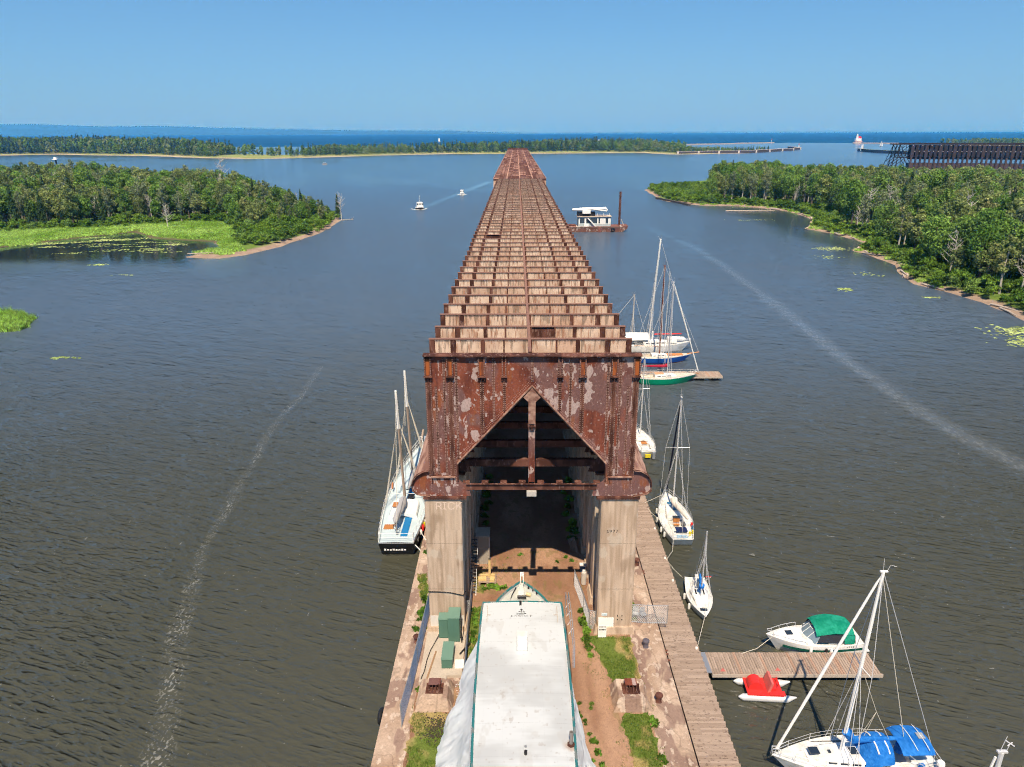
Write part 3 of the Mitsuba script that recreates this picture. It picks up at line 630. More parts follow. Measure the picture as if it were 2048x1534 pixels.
fence('chain_link_fence', 'weathered mesh fence beside the gas cylinder at the right pier', [(4.0, 55.2), (4.5, 51.6), (4.75, 49.2)], 1.6)
fence('pipe_gate', 'small pipe framed gate between the mesh fence and the right pier', [(4.75, 49.3), (5.25, 49.15)], 1.75, gate=True, cat='gate')
fence('pipe_gate', 'chain link gate beside the right pier opening to the boardwalk', [(8.25, 50.1), (9.55, 49.95), (11.2, 49.9)], 1.75, gate=True, cat='gate')
fence('pipe_gate', 'short pipe gate between the left pier and the pad fence', [(-5.3, 50.6), (-4.98, 50.6)], 1.7, gate=True, cat='gate')
ch = None
def chair(x, y, a, label):
    c = thing('metal_chair', label, 'chair', 'metal chairs behind the gate'); R = lambda m: m.place((x, y, GZ), a)
    part(c, 'seat', R(MB().box(-.24, .24, -.24, .24, .43, .46)), GREYM); part(c, 'backrest', R(MB().box(-.24, .24, .22, .25, .5, .95)), GREYM)
    for sx in (-1, 1):
        for sy in (-1, 1): part(c, 'leg', R(MB().tube([(sx*.22, sy*.22, 0), (sx*.22, sy*.22, .44)], .016, 5)), GREYM)
chair(9.35, 50.6, .3, 'grey metal chair behind the gate nearest the boardwalk'); chair(8.75, 50.7, -.2, 'grey metal chair behind the gate nearest the pier')
# ---- pedestals with rusty shoes
def pedestal(x, y, label, rod):
    p = thing('pedestal', label, 'pedestal'); pg = MB()
    m = trimesh.Trimesh(*MB().cbox((0, 0, 0), (2.7, 2.7, .95), taper=.70).get()).subdivide().subdivide().subdivide()
    v = np.array(m.vertices); v += (meshkit.fbm(v*2.3+x, 3)[:, None]-.5)*.22*np.array([1, 1, .35])
    part(p, 'block', MB().add(v+[x, y, GZ-.05], np.array(m.faces)), M_QUAY)
    z = GZ+.86
    sh = part(p, 'steel_shoe', MB().box(x-.62, x+.62, y-.55, y+.5, z, z+.06), M_RD)
    part(sh, 'top_plate', MB().box(x-.42, x+.42, y-.18, y+.46, z+.48, z+.54), M_RUST)
    for dx in (-.36, -.12, .12, .36):
        part(sh, 'fin', MB().poly([(y-.52, z+.062), (y-.14, z+.478), (y+.4, z+.478), (y+.4, z+.062)], x+dx-.025, x+dx+.025, 'x'), M_RD)
    for s in (-1, 1):
        for dy in (-.1, .2): part(sh, 'fin', MB().poly([(x+s*.40, z+.062), (x+s*.60, z+.062), (x+s*.40, z+.47)], y+dy-.02, y+dy+.02, 'y'), M_RD)
    part(sh, 'bolt', MB().tube([(x+rod, y-.3, z+.06), (x+rod, y-.3, z+.75)], .03, 6), M_RD)
pedestal(-6.95, 41.55, 'crumbling concrete block with a rusty steel column shoe, left of the white boat', .3)
pedestal(6.95, 41.55, 'crumbling concrete block with a rusty steel column shoe, right of the dirt track', .5)
# ---- bollards, tyre, cylinder and other things
def bollard(x, y, label, mat):
    k = thing('bollard', label, 'bollard', 'iron mooring bollards on the quay'); part(k, 'post', MB().lathe([(.24, 0), (.19, .06), (.165, .3), (.18, .42)], (x, y, GZ), 14), mat, 40)
    part(k, 'head', MB().lathe([(.18, .42), (.27, .47), (.285, .56), (.24, .64), (.10, .68), (0, .685)], (x, y, GZ), 14), mat, 40)
bollard(9.0, 47.1, 'iron bollard with a bluish cap on the right quay near the gate', col('bollard_blue', (.10, .09, .11), .6))
bollard(8.95, 41.3, 'brown rusty bollard on the right quay beside the pedestal', M_RD)
bollard(-9.05, 47.6, 'brown bollard behind the long chain link fence', M_RD)
bollard(10.1, 58.5, 'small rusty bollard at the water gap below the right pier', M_RD)
def torus(R_, r, n=20, k=8):
    a, b = np.meshgrid(np.arange(n+1)*2*PI/n, np.arange(k+1)*2*PI/k, indexing='ij')
    return np.stack([(R_+r*np.cos(b))*np.cos(a), r*np.sin(b), (R_+r*np.cos(b))*np.sin(a)], -1)
m = MB().grid(torus(.42, .17)).xf(lambda v: v @ rot('z', PI/2-.1).T+[-10.68, 40.6, .9]); one('tyre_fender', 'black tyre hung on the left quay wall as a fender', 'tyre', m, BLACK, True)
k = thing('gas_cylinder', 'pale grey gas cylinder standing by the mesh fence', 'gas cylinder')
part(k, 'tank', MB().lathe([(0, .05), (.22, .06), (.24, .14), (.24, 1.15), (.20, 1.27), (.10, 1.33)], (4.85, 55.4, GZ), 16), col('cyl', (.50, .47, .43), .5), 40)
part(k, 'collar', MB().lathe([(.11, 1.3), (.14, 1.32), (.14, 1.46), (.11, 1.46)], (4.85, 55.4, GZ), 12), WHITE2)
one('blue_crate', 'blue plastic tub with a white lid in the right dock entrance', 'tub', MB().cbox((5.0, 57.6, GZ), (.62, .6, .55)), col('tub_blue', (.02, .10, .22), .5))
one('tub_lid', 'white lid on the blue plastic tub', 'lid', MB().cbox((5.0, 57.6, GZ+.552), (.64, .62, .06)), WHITE2)
k = thing('lumber_stack', 'stack of boards leaning inside the right dock entrance', 'boards')
for i in range(5): part(k, 'board', MB().cbox((4.15+.13*i, 61.2, GZ+.06*i), (.12, 2.4, .05), .18, .35), M_PLK2)
k = thing('pallet', 'timber pallet with offcuts standing on the dirt left of the bow', 'pallet')
for i in range(4): part(k, 'slat', MB().box(-4.55+.0, -2.95, 55.15+.34*i, 55.40+.34*i, GZ+.30, GZ+.36), M_PLK)
for i in range(3): part(k, 'bearer', MB().box(-4.5+.70*i, -4.36+.70*i, 55.1, 56.5, GZ+.04, GZ+.298), M_PLK2)
PINEW = col('new_pine', (.60, .44, .20), .7)
for (x, y, w, d, h, a), nm in zip([(-4.2, 55.6, .7, .5, .16, .1), (-3.3, 55.5, .42, .6, .2, -.1), (-3.75, 56.2, 1.3, .22, .14, .02)], ('pale wooden box on the left half of the pallet', 'plywood offcut on the right half of the pallet', 'thick pine beam across the back of the pallet')):
    one('wood_offcut', nm, 'wood', MB().cbox((x, y, GZ+.362), (w, d, h), a), PINEW)
one('pine_post', 'upright yellow pine post standing on the pallet', 'post', MB().cbox((-3.55, 55.95, GZ+.362), (.2, .2, 1.9)), PINEW)
k = thing('storage_box', 'tall grey board clad box inside the left dock entrance', 'box')
for i in range(6): part(k, 'board', MB().box(-4.85+.2*i, -4.66+.2*i, 58.6, 58.66, GZ, GZ+2.9), col('grey_board', (.33, .30, .26), .85))
part(k, 'body', MB().box(-4.85, -3.66, 58.664, 60.2, GZ, GZ+2.85), col('grey_board'+'', (.33, .30, .26), .85)); part(k, 'top', MB().box(-4.9, -3.62, 58.58, 60.25, GZ+2.902, GZ+2.96), M_PAD)
k = thing('steel_stairs', 'narrow dark steel stairs against the left pier', 'stairs')
for i in range(15): part(k, 'step', MB().box(-5.22, -4.72, 53.9+.30*i, 54.06+.30*i, GZ+.2+.19*i, GZ+.23+.19*i), col('dark_steel', (.10, .10, .105), .6))
for x in (-5.25, -4.69): part(k, 'stringer', MB().poly([(53.7, GZ), (53.95, GZ), (58.5, GZ+3.05), (58.25, GZ+3.05)], x-.02, x+.02, 'x'), GREYM if x > -5 else BLACK)
part(k, 'handrail', MB().tube([(-5.22, 54, GZ), (-5.22, 54, GZ+1.1), (-5.22, 58.2, GZ+3.9), (-5.22, 58.2, GZ+2.8)], .025, 5), GREYM)
one('slung_cable', 'dark cable slung across the left pier at mid height', 'cable', MB().tube([(-8.12, 48.7, 5.55), (-7.4, 48.74, 5.50), (-6.4, 48.74, 5.42), (-5.35, 48.72, 5.18), (-5.2, 49.3, 5.16)], .035, 5), BLACK, True)
k = thing('notice_board', 'blank white board fixed to the foot of the right pier', 'board'); part(k, 'panel', MB().box(5.42, 6.65, Y0-.23, Y0-.186, GZ+.42, GZ+1.42), WHITE)
k = thing('small_sign', 'small pale blue sign above the white board on the right pier', 'sign'); part(k, 'plate', MB().box(5.66, 6.12, Y0-.22, Y0-.186, GZ+1.62, GZ+1.86), col('pale_blue', (.62, .70, .76), .5))
part(k, 'lettering', MB().box(5.72, 5.76, Y0-.226, Y0-.221, GZ+1.76, GZ+1.80).box(5.8, 5.98, Y0-.226, Y0-.221, GZ+1.74, GZ+1.77).box(6.02, 6.06, Y0-.226, Y0-.221, GZ+1.76, GZ+1.80), TEAL)
k = thing('warning_sign', 'white sign board with two rows of black letters below the white board', 'sign'); part(k, 'panel', MB().box(5.36, 6.02, 48.15, 48.19, GZ+.05, GZ+1.15), WHITE)
q = MB()
for i in range(5): q.box(5.44+.11*i, 5.51+.11*i, 48.144, 48.149, GZ+.99, GZ+1.08)
for i in range(5): q.box(5.45+.105*i, 5.52+.105*i, 48.144, 48.149, GZ+.70, GZ+.84)
part(k, 'lettering', q, BLACK)
for x in (5.4, 5.94): part(k, 'leg', MB().box(x, x+.04, 48.192, 48.23, GZ, GZ+1.0), WHITE2)
q = MB()
for x in (6.95, 7.3):
    for z in (GZ+1.25, GZ+1.6, GZ+.55): q.box(x-.035, x+.035, Y0-.24, Y0-.184, z-.035, z+.035)
part('ore_dock__pier_001', 'anchor_bolts', q, BLACK, kind='stuff')
# ---- boardwalk and finger piers
BW0, BW1, BZ = 10.72, 13.35, 1.0
bw = thing('boardwalk', 'long weathered timber boardwalk floating along the right side of the quay', 'boardwalk')
bd = [mikit.ply(MB().box(BW0, BW1+e, -.092, .092, BZ-.05, BZ).get(), M_PLK) for e in (0, .04, -.03)]
for i in range(300): part(bw, 'board', bd[i % 3], M_PLK, tw=T(0, 32.0+.2*i, .006*((i*7) % 3)))
q = MB()
for i in range(300, 1000): q.box(BW0, BW1, 32+.2*i-.092, 32+.2*i+.092, BZ-.05, BZ)
for i in range(1, 50): q.box(BW0, BW1, 32-.2*i-.092, 32-.2*i+.092, BZ-.05, BZ)
part(bw, 'boards', q, M_PLK, kind='stuff')
part(bw, 'edge_beam', MB().box(BW0+.02, BW0+.17, 22, 232, BZ-.42, BZ-.052), DRIFT2); part(bw, 'edge_beam', MB().box(BW1-.2, BW1-.03, 22, 232, BZ-.42, BZ-.052), M_PLK)
part(bw, 'float', MB().box(BW0+.3, BW1-.3, 22, 232, -.3, BZ-.44), BLACK)
for y in (58.3, 57.9, 46.9, 47.3, 46.2): part(bw, 'hinge', MB().box(10.40, 10.80, y-.06, y+.06, BZ+.02, BZ+.10), M_RUST)
for y in (47.6, 56.8, 60.5, 66): part(bw, 'cleat', MB().lathe([(.0, .14), (.10, .13), (.11, 0)], (13.15, y, BZ), 8), WHITE2)
def finger(x0, x1, y0, y1, label, seg_=True):
    f = thing('finger_pier', label, 'pier'); z = .85
    k = int((x1-x0)/.2); b = [mikit.ply(MB().box(-.088, .088, y0, y1+e, z-.05, z).get(), M_PLK2) for e in (0, .02)]
    for i in range(k): part(f, 'board', b[i % 2], M_PLK2, tw=T(x0+.1+.2*i, 0, 0))
    for y in (y0+.02, y1-.12): part(f, 'side_beam', MB().box(x0, x1, y, y+.1, z-.30, z-.052), M_PLK)
    part(f, 'kick_rail', MB().box(x0, x1, y0-.06, y0-.005, z-.30, z-.03), DRIFT)
    q = MB()
    for x in np.arange(x0+1, x1-.5, 2.6): q.cbox((x, (y0+y1)/2, -.3), (1.2, (y1-y0)*.7, .82))
    part(f, 'floats', q, BLACK, kind='stuff')
    return f
ff = finger(13.75, 26.7, 44.95, 47.35, 'timber finger pier between the green canopied cruiser and the red pedal boat')
part(ff, 'ramp', MB().box(13.36, 13.74, 45.0, 47.3, .86, .92), GREYM)
for x, y in ((14.4, 45.2), (18.6, 45.25)): part(ff, 'red_mark', MB().sheet([(x, y), (x+.45, y), (x+.32, y+.42)], .856), col('faded_red', (.45, .13, .11), .8))
finger(13.4, 33.6, 115.9, 118.7, 'far timber finger pier beyond the green hulled yacht')
# ------------------------------------------------------------------ boats
def hull_shape(L, B, fb, bowfb, sternw=.72, rake=.9, fine=1.9, sternrake=.3, tmax=.45, draft=.45, n=28):
    """stations t (0 stern, 1 bow): half breadth, sheer height, x of sheer and of waterline"""
    t = np.linspace(0, 1, n)
    hb = np.where(t < tmax, sternw+(1-sternw)*np.sin(np.clip(t/tmax, 0, 1)*PI/2), np.clip(1-np.clip((t-tmax)/(1-tmax), 0, 1)**fine, 0, 1))*B/2
    sh = fb+(bowfb-fb)*np.clip((t-.35)/.65, 0, 1)**1.8+(fb*.10)*np.clip(1-t/.35, 0, 1)**2
    xs = -L/2+L*t; xw = -L/2+sternrake+(L-rake-sternrake)*t
    return t, hb, sh, xs, xw, draft
class Boat:
    def __init__(s, name, label, cat, pos, a, group=None): s.k = thing(name, label, cat, group); s.pos, s.a = pos, a
    def add(s, name, mb, mat, smooth=False, parent=None, **kw): return part(parent or s.k, name, mb.place((s.pos[0], s.pos[1], 0), s.a), mat, smooth, **kw)
def build_hull(b, H, hullm, deckm, stripem=None, bootm=None, railm=None, cockpit=None, stripe_z=(.78, .92), camber=.06):
    t, hb, sh, xs, xw, draft = H; n = len(t)
    fr = [(0, 1.0), (.10, .995), (.30, .985), (.55, .965), (.80, .93), (1.0, .88)]
    def ring(u, w):
        P = np.zeros((n, 2, 3)); x = xs+(xw-xs)*u; z = sh*(1-u)
        for j, s in enumerate((-1, 1)): P[:, j] = np.stack([x, s*np.maximum(hb*w, .012), z], 1)
        return P
    rows = [ring(u, w) for u, w in fr]
    low = ring(1.0, .70); low[:, :, 2] = -draft*.6; keel = ring(1.0, .1); keel[:, :, 2] = -draft
    def surf(rs, m):
        for j in (0, 1):
            P = np.stack([r[:, j] for r in rs], 1); m.grid(P if j == 0 else P[:, ::-1])
        for r0, r1 in zip(rs[:-1], rs[1:]): m.add([r0[0, 0], r0[0, 1], r1[0, 1], r1[0, 0]], [(0, 1, 2, 3)])
        return m
    hk = b.add('hull', surf(rows[1:]+[low, keel], MB()), hullm, 35)
    b.add('sheer_strake', surf(rows[:2], MB()), stripem or hullm, 35)
    if bootm: b.add('boot_stripe', surf([ring(.90, .915)*[1, 1.012, 1], ring(1.0, .885)*[1, 1.012, 1], low*[1, 1.012, 1]], MB()), bootm, 35)
    # deck with camber, holes for the cockpit
    m = MB(); S = np.linspace(-1, 1, 9); P = np.zeros((n, 9, 3))
    for j, q in enumerate(S): P[:, j] = np.stack([xs+.01, q*np.maximum(hb-.02, .01), sh-.03+camber*(1-q*q)*hb/hb.max()], 1)
    i, j = np.meshgrid(np.arange(n-1), np.arange(8), indexing='ij'); keep = np.ones_like(i, bool)
    if cockpit:
        c0, c1, w, dep = cockpit
        keep = ~((t[i] >= c0-1e-6) & (t[i+1] <= c1+1e-6) & (j >= 4-w) & (j < 4+w))
    o = (i*9+j)[keep]
    m.add(P.reshape(-1, 3), np.stack([o, o+9, o+10, o+1], 1)); b.add('deck', m, deckm, 35)
    if cockpit:
        idx = np.where((t >= c0-1e-6) & (t <= c1+1e-6))[0]; q = MB(); lo, hi = 4-w, 4+w
        A, Bq = P[idx, lo], P[idx, hi]; dn = np.array([0, 0, -dep])
        q.grid(np.stack([A, A+dn], 1)); q.grid(np.stack([Bq+dn, Bq], 1)); q.grid(np.stack([A+dn, Bq+dn], 1))
        for e in (0, -1): q.add([A[e], Bq[e], Bq[e]+dn, A[e]+dn], [(0, 1, 2, 3)])
        ck = b.add('cockpit', q, deckm)
        for s, X in ((1, A), (-1, Bq)):
            r = X.copy(); r[:, 1] += -s*.0; b.add('coaming', MB().tube(r+[0, 0, .07], .06, 5), deckm, parent=ck)
    for s in (-1, 1):
        b.add('toe_rail', MB().tube(np.stack([xs, s*np.maximum(hb-.02, .01), sh+.02], 1), .028, 5, False), railm or deckm)
    b.H = H; b.camber = camber
    return b
def dz(b, x): return float(np.interp(x, b.H[3], b.H[2]))
def hbx(b, x): return float(np.interp(x, b.H[3], b.H[1]))
def cabin(b, x0, x1, w0, w1, h, mat, win=None, nw=3, name='cabin', front=.5, z0=None, winm=None):
    """rounded trunk from x0 (aft) to x1 (fore), half widths w0, w1"""
    m = MB(); k = 12; xs = np.linspace(x0, x1, k); prof = [(1.0, -.06), (.97, .55), (.90, .86), (.72, 1.0), (.3, 1.06), (0, 1.07)]
    q = prof+[(-a, z) for a, z in prof[-2::-1]]; P = np.zeros((k, len(q), 3))
    for i, x in enumerate(xs):
        f = (x-x0)/(x1-x0); w = w0+(w1-w0)*f; hh = h*(1-max(0, (f-(1-front))/front)**2*.85) if front else h
        base = (dz(b, x) if z0 is None else z0)
        for j, (a, z) in enumerate(q): P[i, j] = (x, a*w*(1-.12*max(0, (f-.8)/.2)**2), base+z*hh)
    m.grid(P)
    for e in (0, -1):
        c = P[e].mean(0)[None]; V = np.vstack([P[e], c]); m.add(V, [(j, j+1, len(V)-1) for j in range(len(V)-2)])
    c = b.add(name, m, mat, 40)
    if win:
        for s in (-1, 1):
            for i in range(nw):
                f0 = .08+.70*i/nw; f1 = f0+.70/nw*.72; R = []
                for f, zz in ((f0, .30), (f1, .30), (f1, .62), (f0, .62)):
                    x = x0+(x1-x0)*f; w = (w0+(w1-w0)*f)*(.985 if zz < .5 else .965)+.012
                    R.append((x, s*w, (dz(b, x) if z0 is None else z0)+zz*h))
                b.add('window', MB().add(R, [(0, 1, 2, 3)]), winm or DGLASS, parent=c)
    return c
def hatch(b, x, y, z, d, mat=DGLASS, name='hatch'): b.add(name, MB().cbox((x, y, z), d), mat)
def mast_rig(b, x, z0, z1, r=.075, mat=ALU, spreader=.6, sw=.9, bow=None, stern=None, shroud=True, rake=0., furl=None, furlm=None, wr=.014, name='mast', pole=True):
    top = np.array([x-rake, 0, z1]); base = np.array([x, 0, z0])
    mk = b.add(name, MB().tube([base, base+(top-base)*.6, top], [r, r*.95, r*.75], 8), mat, 40)
    if pole: b.add('masthead', MB().box(top[0]-.25, top[0]+.2, -.07, .07, z1, z1+.07).tube([top, top+[.1, 0, .9]], .012, 4).tube([top+[-.2, 0, 0], top+[-.35, 0, .45], top+[-.6, .25, .5]], .012, 4), mat, parent=mk)
    sp = base+(top-base)*spreader
    if sw:
        for s in (-1, 1): b.add('spreader', MB().tube([sp, sp+[-.1, s*sw, .06]], [.035, .022], 5), mat, parent=mk)
    W = MB(); chain = hbx(b, x)-.06
    if shroud:
        for s in (-1, 1):
            c = np.array([x-.05, s*chain, dz(b, x)]); W.tube([c, sp+[-.1, s*(sw or .1), .06], top], wr, 4, False); W.tube([c+[-.4, 0, 0], sp], wr, 4, False); W.tube([c+[.35, 0, 0], sp], wr, 4, False)
    if bow is not None: W.tube([top, bow], wr, 4, False)
    if stern is not None: W.tube([top, stern], wr, 4, False)
    if W.v: b.add('rigging', W, WIRE, kind='stuff')
    if furl:
        p0, p1 = np.asarray(bow, float)+(top-np.asarray(bow))*.03, np.asarray(bow, float)+(top-np.asarray(bow))*furl
        q = [p0+(p1-p0)*u for u in (0, .04, .06, .5, .97, 1)]
        b.add('furled_jib', MB().tube(q, [.10, .10, .085, .10, .07, .03], 8), furlm or WHITE, 40)
    return mk
def boom(b, x, z, l, mat=ALU, cover=None, r=.05, fat=.17, tall=0., yaw=0.):
    d = np.array([-math.cos(yaw), math.sin(yaw), .02]); p = np.array([x, 0, z])
    b.add('boom', MB().tube([p, p+d*l], r, 6), mat)
    if cover:
        q = [p+d*l*u+[0, 0, .10+tall*max(0, .12-u)*4] for u in (.0, .06, .12, .3, .6, .95, .99)]
        rr = np.array([fat*1.5, fat*1.5, fat*1.25, fat*1.05, fat*.85, fat*.6, .04])
        if not tall: rr[0] = .06
        m = MB().tube(q, rr, 12); m.xf(lambda v: v+(meshkit.noise(v*4)[:, None]-.5)*.06); b.add('sail_cover', m, cover, 50)
def rails(b, xa, xb, h=.6, n=6, pulpit=True, pushpit=True, r=.016, mat=None):
    mat = mat or ALU; xs, hb, sh = b.H[3], b.H[1], b.H[2]; W = MB()
    for s in (-1, 1):
        X = np.linspace(xa, xb, n+1); P = np.array([[x, s*max(hbx(b, x)-.07, .03), dz(b, x)] for x in X])
        for p in P: b.add('stanchion', MB().tube([p, p+[0, 0, h]], r, 5), mat)
        for f in (.55, 1.0): W.tube(P+[0, 0, h*f], r*.75, 4, False)
    b.add('lifelines', W, mat, kind='stuff')
    for on, x0, x1, nm in ((pulpit, xb, xs[-1]+.05, 'pulpit'), (pushpit, xa, xs[0]+.05, 'pushpit')):
        if not on: continue
        X = np.linspace(x0, x1, 6); up = np.array([[x, max(hbx(b, x)-.07, .10), dz(b, x)+h] for x in X])
        Q = np.vstack([up, (up*[1, -1, 1])[::-1]]); m = MB().tube(Q, r*1.3, 6).tube(Q-[0, 0, h*.45], r, 5)
        for i in (0, 3, 5):
            for s in (1, -1): m.tube([up[i]*[1, s, 1], up[i]*[1, s, 1]-[0, 0, h]], r*1.2, 5)
        b.add(nm, m, mat)
def fender(b, x, s, mat=WHITE2): 
    y = s*(hbx(b, x)+.12); z = dz(b, x)-.25; b.add('fender', MB().lathe([(0, .0), (.10, .05), (.12, .2), (.12, .5), (.08, .6), (0, .64)], (x, y, z-.45), 10), mat, 40)
def line(label, pts, r=.022, mat=ROPE): one('mooring_line', label, 'rope', MB().tube(pts, r, 5), mat)
def f_gel(p, n, uv):
    g = fbm(p.x*1.3, p.y*1.3, p.z*1.3, 3); st = fbm(p.x*5, p.y*5, p.z*0.8, 3)
    c = mix((0.60, 0.60, 0.57), (0.76, 0.76, 0.74), smoothstep(0.30, 0.55, g))
    c = mix(c, mi.Color3f(0.45, 0.40, 0.32), smoothstep(0.60, 0.75, st)*0.45)
    return mix(c, mi.Color3f(0.22, 0.19, 0.12), smoothstep(0.30, 0.05, p.z)*0.6)
def f_deck(p, n, uv):
    g = fbm(p.x*1.8, p.y*1.8, p.z*1.8, 3); st = fbm(p.x*7, p.y*7, p.z*7, 2)
    return mix(mix((0.56, 0.56, 0.53), (0.70, 0.70, 0.68), smoothstep(0.3, 0.6, g)), mi.Color3f(0.38, 0.34, 0.29), smoothstep(0.62, 0.80, st)*0.4)
OFFW = pmat('gelcoat', f_gel, 0.3, 0.45); DECKW = pmat('deck_white', f_deck, 0.6, 0.3)

# --- big sloop with blue canvas
b = Boat('sloop', 'large white sloop with bright blue canvas in the near right corner', 'sailboat', (20.75, 36.95), PI+.03)
build_hull(b, hull_shape(10.5, 3.5, 1.15, 1.45, .66, 1.3), OFFW, DECKW, stripem=OFFW, bootm=col('navy', (.01, .02, .07), .4), railm=DECKW, cockpit=(.12, .38, 2, .45))
cabin(b, -1.3, 3.0, 1.05, .62, .42, OFFW, True, 4)
for x, y, d in ((2.55, 0, (.62, .55, .05)), (1.55, .05, (.16, .22, .06)), (-.05, .0, (.5, .55, .05))): hatch(b, x, y, dz(b, x)+.44 if x < 2.6 else dz(b, x)+.42, d)
for s in (-1, 1):
    for i in range(5): b.add('port_light', MB().box(-2.6+1.25*i, -2.2+1.25*i, s*(hbx(b, -2.4+1.25*i)*.995)-.012, s*(hbx(b, -2.4+1.25*i)*.995)+.012, .62, .74), BLACK)
    b.add('genoa_track', MB().box(-1.0, 2.2, s*1.22-.02, s*1.22+.02, 1.2, 1.25), BLACK)
bowp = (5.15, 0, 1.55)
mast_rig(b, .75, 1.55, 15.2, .125, WHITE, .50, 1.15, bowp, (-5.3, .0, 1.6), rake=.55, furl=.97, wr=.02)
boom(b, .62, 2.45, 3.9, WHITE, BLUE, .07, .20, tall=1.5)
b.add('topping_lift', MB().tube([(.25, 0, 15.1), (-3.2, 0, 2.7)], .025, 5), ROPE)
b.add('lazy_jacks', MB().tube([(.4, .1, 8.2), (-1.0, .12, 4.9), (-2.2, .12, 2.6)], .014, 4).tube([(-1.0, .12, 4.9), (-.1, .1, 2.6)], .014, 4).tube([(-1.0, .12, 4.9), (-.6, -.1, 2.6)], .014, 4), ROPE)
def canopy(b, name, x0, x1, w, z0, z1, mat, sag=.12, k=10, front=0.0, seam=None, drop=.25):
    P = np.zeros((k, 11, 3)); xs = np.linspace(x0, x1, k)
    for i, x in enumerate(xs):
        f = i/(k-1)
        for j, q in enumerate(np.linspace(-1, 1, 11)):
            z = z0+(z1-z0)*(math.sin(PI*(.12+.76*f))**.6 if not front else (1-front*max(0, (f-.45)/.55)**1.6))
            P[i, j] = (x, q*w*(1-.10*abs(2*f-1)**3), z-drop*abs(q)**3.5-sag*q*q*.5)
    P[..., 2] += (meshkit.noise(P*3)-.5)*.05
    return b.add(name, MB().grid(P).grid(P[:, ::-1]-[0, 0, .02]), mat, 50)
canopy(b, 'bimini', -4.75, -2.65, 1.25, 2.45, 2.75, BLUE)
for x in (-4.3, -3.55): b.add('bimini_strap', MB().tube([(x, -1.1, 2.66), (x, -.6, 2.75), (x, 0, 2.79), (x, .6, 2.75), (x, 1.1, 2.66)], .025, 4), WHITE)
b.add('bimini_window', MB().box(-4.5, -4.05, -.25, .25, 2.765, 2.79), col('vinyl', (.30, .33, .36), .3))
for s in (-1, 1): b.add('bimini_frame', MB().tube([(-4.6, s*1.22, 1.2), (-4.6, s*1.2, 2.4)], .02, 5).tube([(-4.4, s*1.22, 1.2), (-3.0, s*1.2, 2.4)], .02, 5), ALU)
canopy(b, 'dodger', -2.2, -.35, 1.32, 1.5, 2.55, BLUE, .2, 12, front=.92, drop=.75)
for x in (-1.2, -1.9): b.add('dodger_strip', MB().tube([(x, -.95, 2.28), (x, -.5, 2.50), (x, 0, 2.58), (x, .5, 2.50), (x, .95, 2.28)], .05, 4), WHITE)
b.add('helm_cover', MB().lathe([(.0, .6), (.28, .55), (.34, 0)], (-3.3, -.3, 1.25), 10), BLUE); b.add('steering_wheel', MB().grid(torus(.42, .02, 20, 5) @ rot('z', PI/2).T+[-3.75, 0, 1.75]), ALU)
b.add('life_ring', MB().lathe([(0, .35), (.22, .3), (.25, .1), (.2, 0)], (-5.1, 1.25, 1.55), 10), WHITE); b.add('fuel_can', MB().cbox((-4.0, 1.1, 1.25), (.3, .22, .3)), BLUE)
rails(b, -4.6, 4.0, .62, 5); fender(b, -4.4, 1)
# --- cabin cruiser with green canopy
b = Boat('cabin_cruiser', 'white cabin cruiser under a bright green canvas canopy beyond the finger pier', 'motorboat', (22.75, 48.95), PI+.045)
build_hull(b, hull_shape(7.5, 2.75, 1.15, 1.5, .92, 1.0, 2.2, .1, .4), OFFW, DECKW, stripem=OFFW, railm=OFFW, cockpit=(.08, .40, 3, .5))
for s in (-1, 1):
    X = np.linspace(-3.65, 2.6, 20); P = np.array([[[x, s*(hbx(b, x)*.982+.012), dz(b, x)*.62+z] for z in (-.10, .12)] for x in X]); b.add('side_stripe', MB().grid(P if s < 0 else P[:, ::-1]), col('dark_green', (.01, .075, .055), .35))
    for i in range(7): b.add('side_mark', MB().box(-2.9+.17*i, -2.8+.17*i, s*hbx(b, -2.5)*.992-.012, s*hbx(b, -2.5)*.992+.014, 1.02, 1.09), BLACK)
cabin(b, .1, 3.1, 1.15, .45, .30, OFFW, name='foredeck', front=.7)
hatch(b, 1.9, 0, dz(b, 1.9)+.22, (.55, .55, .06), DGLASS)
P = np.zeros((9, 3, 3))
for i, q in enumerate(np.linspace(-1, 1, 9)):
    for j, f in enumerate((0, .5, 1)): P[i, j] = (.95-.75*q*q-.75*f, q*(1.22-.12*f), 1.38+.72*f)
b.add('windscreen', MB().grid(P), col('tinted_glass', (.16, .22, .27), .08, 0, .8))
for i in (0, 2, 4, 6, 8): b.add('screen_frame', MB().tube(P[i]+[.01, 0, .01], .022, 5), WHITE)
b.add('screen_frame', MB().tube(P[:, 2]+[0, 0, .01], .022, 5), WHITE)
cn = canopy(b, 'canopy', -2.9, .15, 1.22, 2.1, 2.75, GREEN, .25, 14, drop=.35)
for s in (-1, 1):
    b.add('canopy_side', MB().add([(-2.9, s*1.17, 2.0), (-2.0, s*1.2, 2.18), (-2.15, s*1.24, 1.28), (-2.95, s*1.22, 1.22)], [(0, 1, 2, 3)]), GREEN)
    b.add('side_window', MB().add([(-1.95, s*1.2, 2.1), (-.2, s*1.16, 2.15), (.1, s*1.22, 1.5), (-2.05, s*1.23, 1.3)], [(0, 1, 2, 3)]), DGLASS)
b.add('canopy_back', MB().add([(-2.95, -1.15, 2.0), (-2.95, 1.15, 2.0), (-3.05, 1.2, 1.22), (-3.05, -1.2, 1.22)], [(0, 1, 2, 3)]), GREEN)
b.add('swim_platform', MB().box(-4.35, -3.7, -1.1, 1.1, .35, .45), OFFW)
X = np.linspace(.9, 3.7, 8); up = np.array([[x, max(hbx(b, x)-.06, .08), dz(b, x)+.42] for x in X]); m = MB().tube(np.vstack([up, (up*[1, -1, 1])[::-1]]), .022, 6)
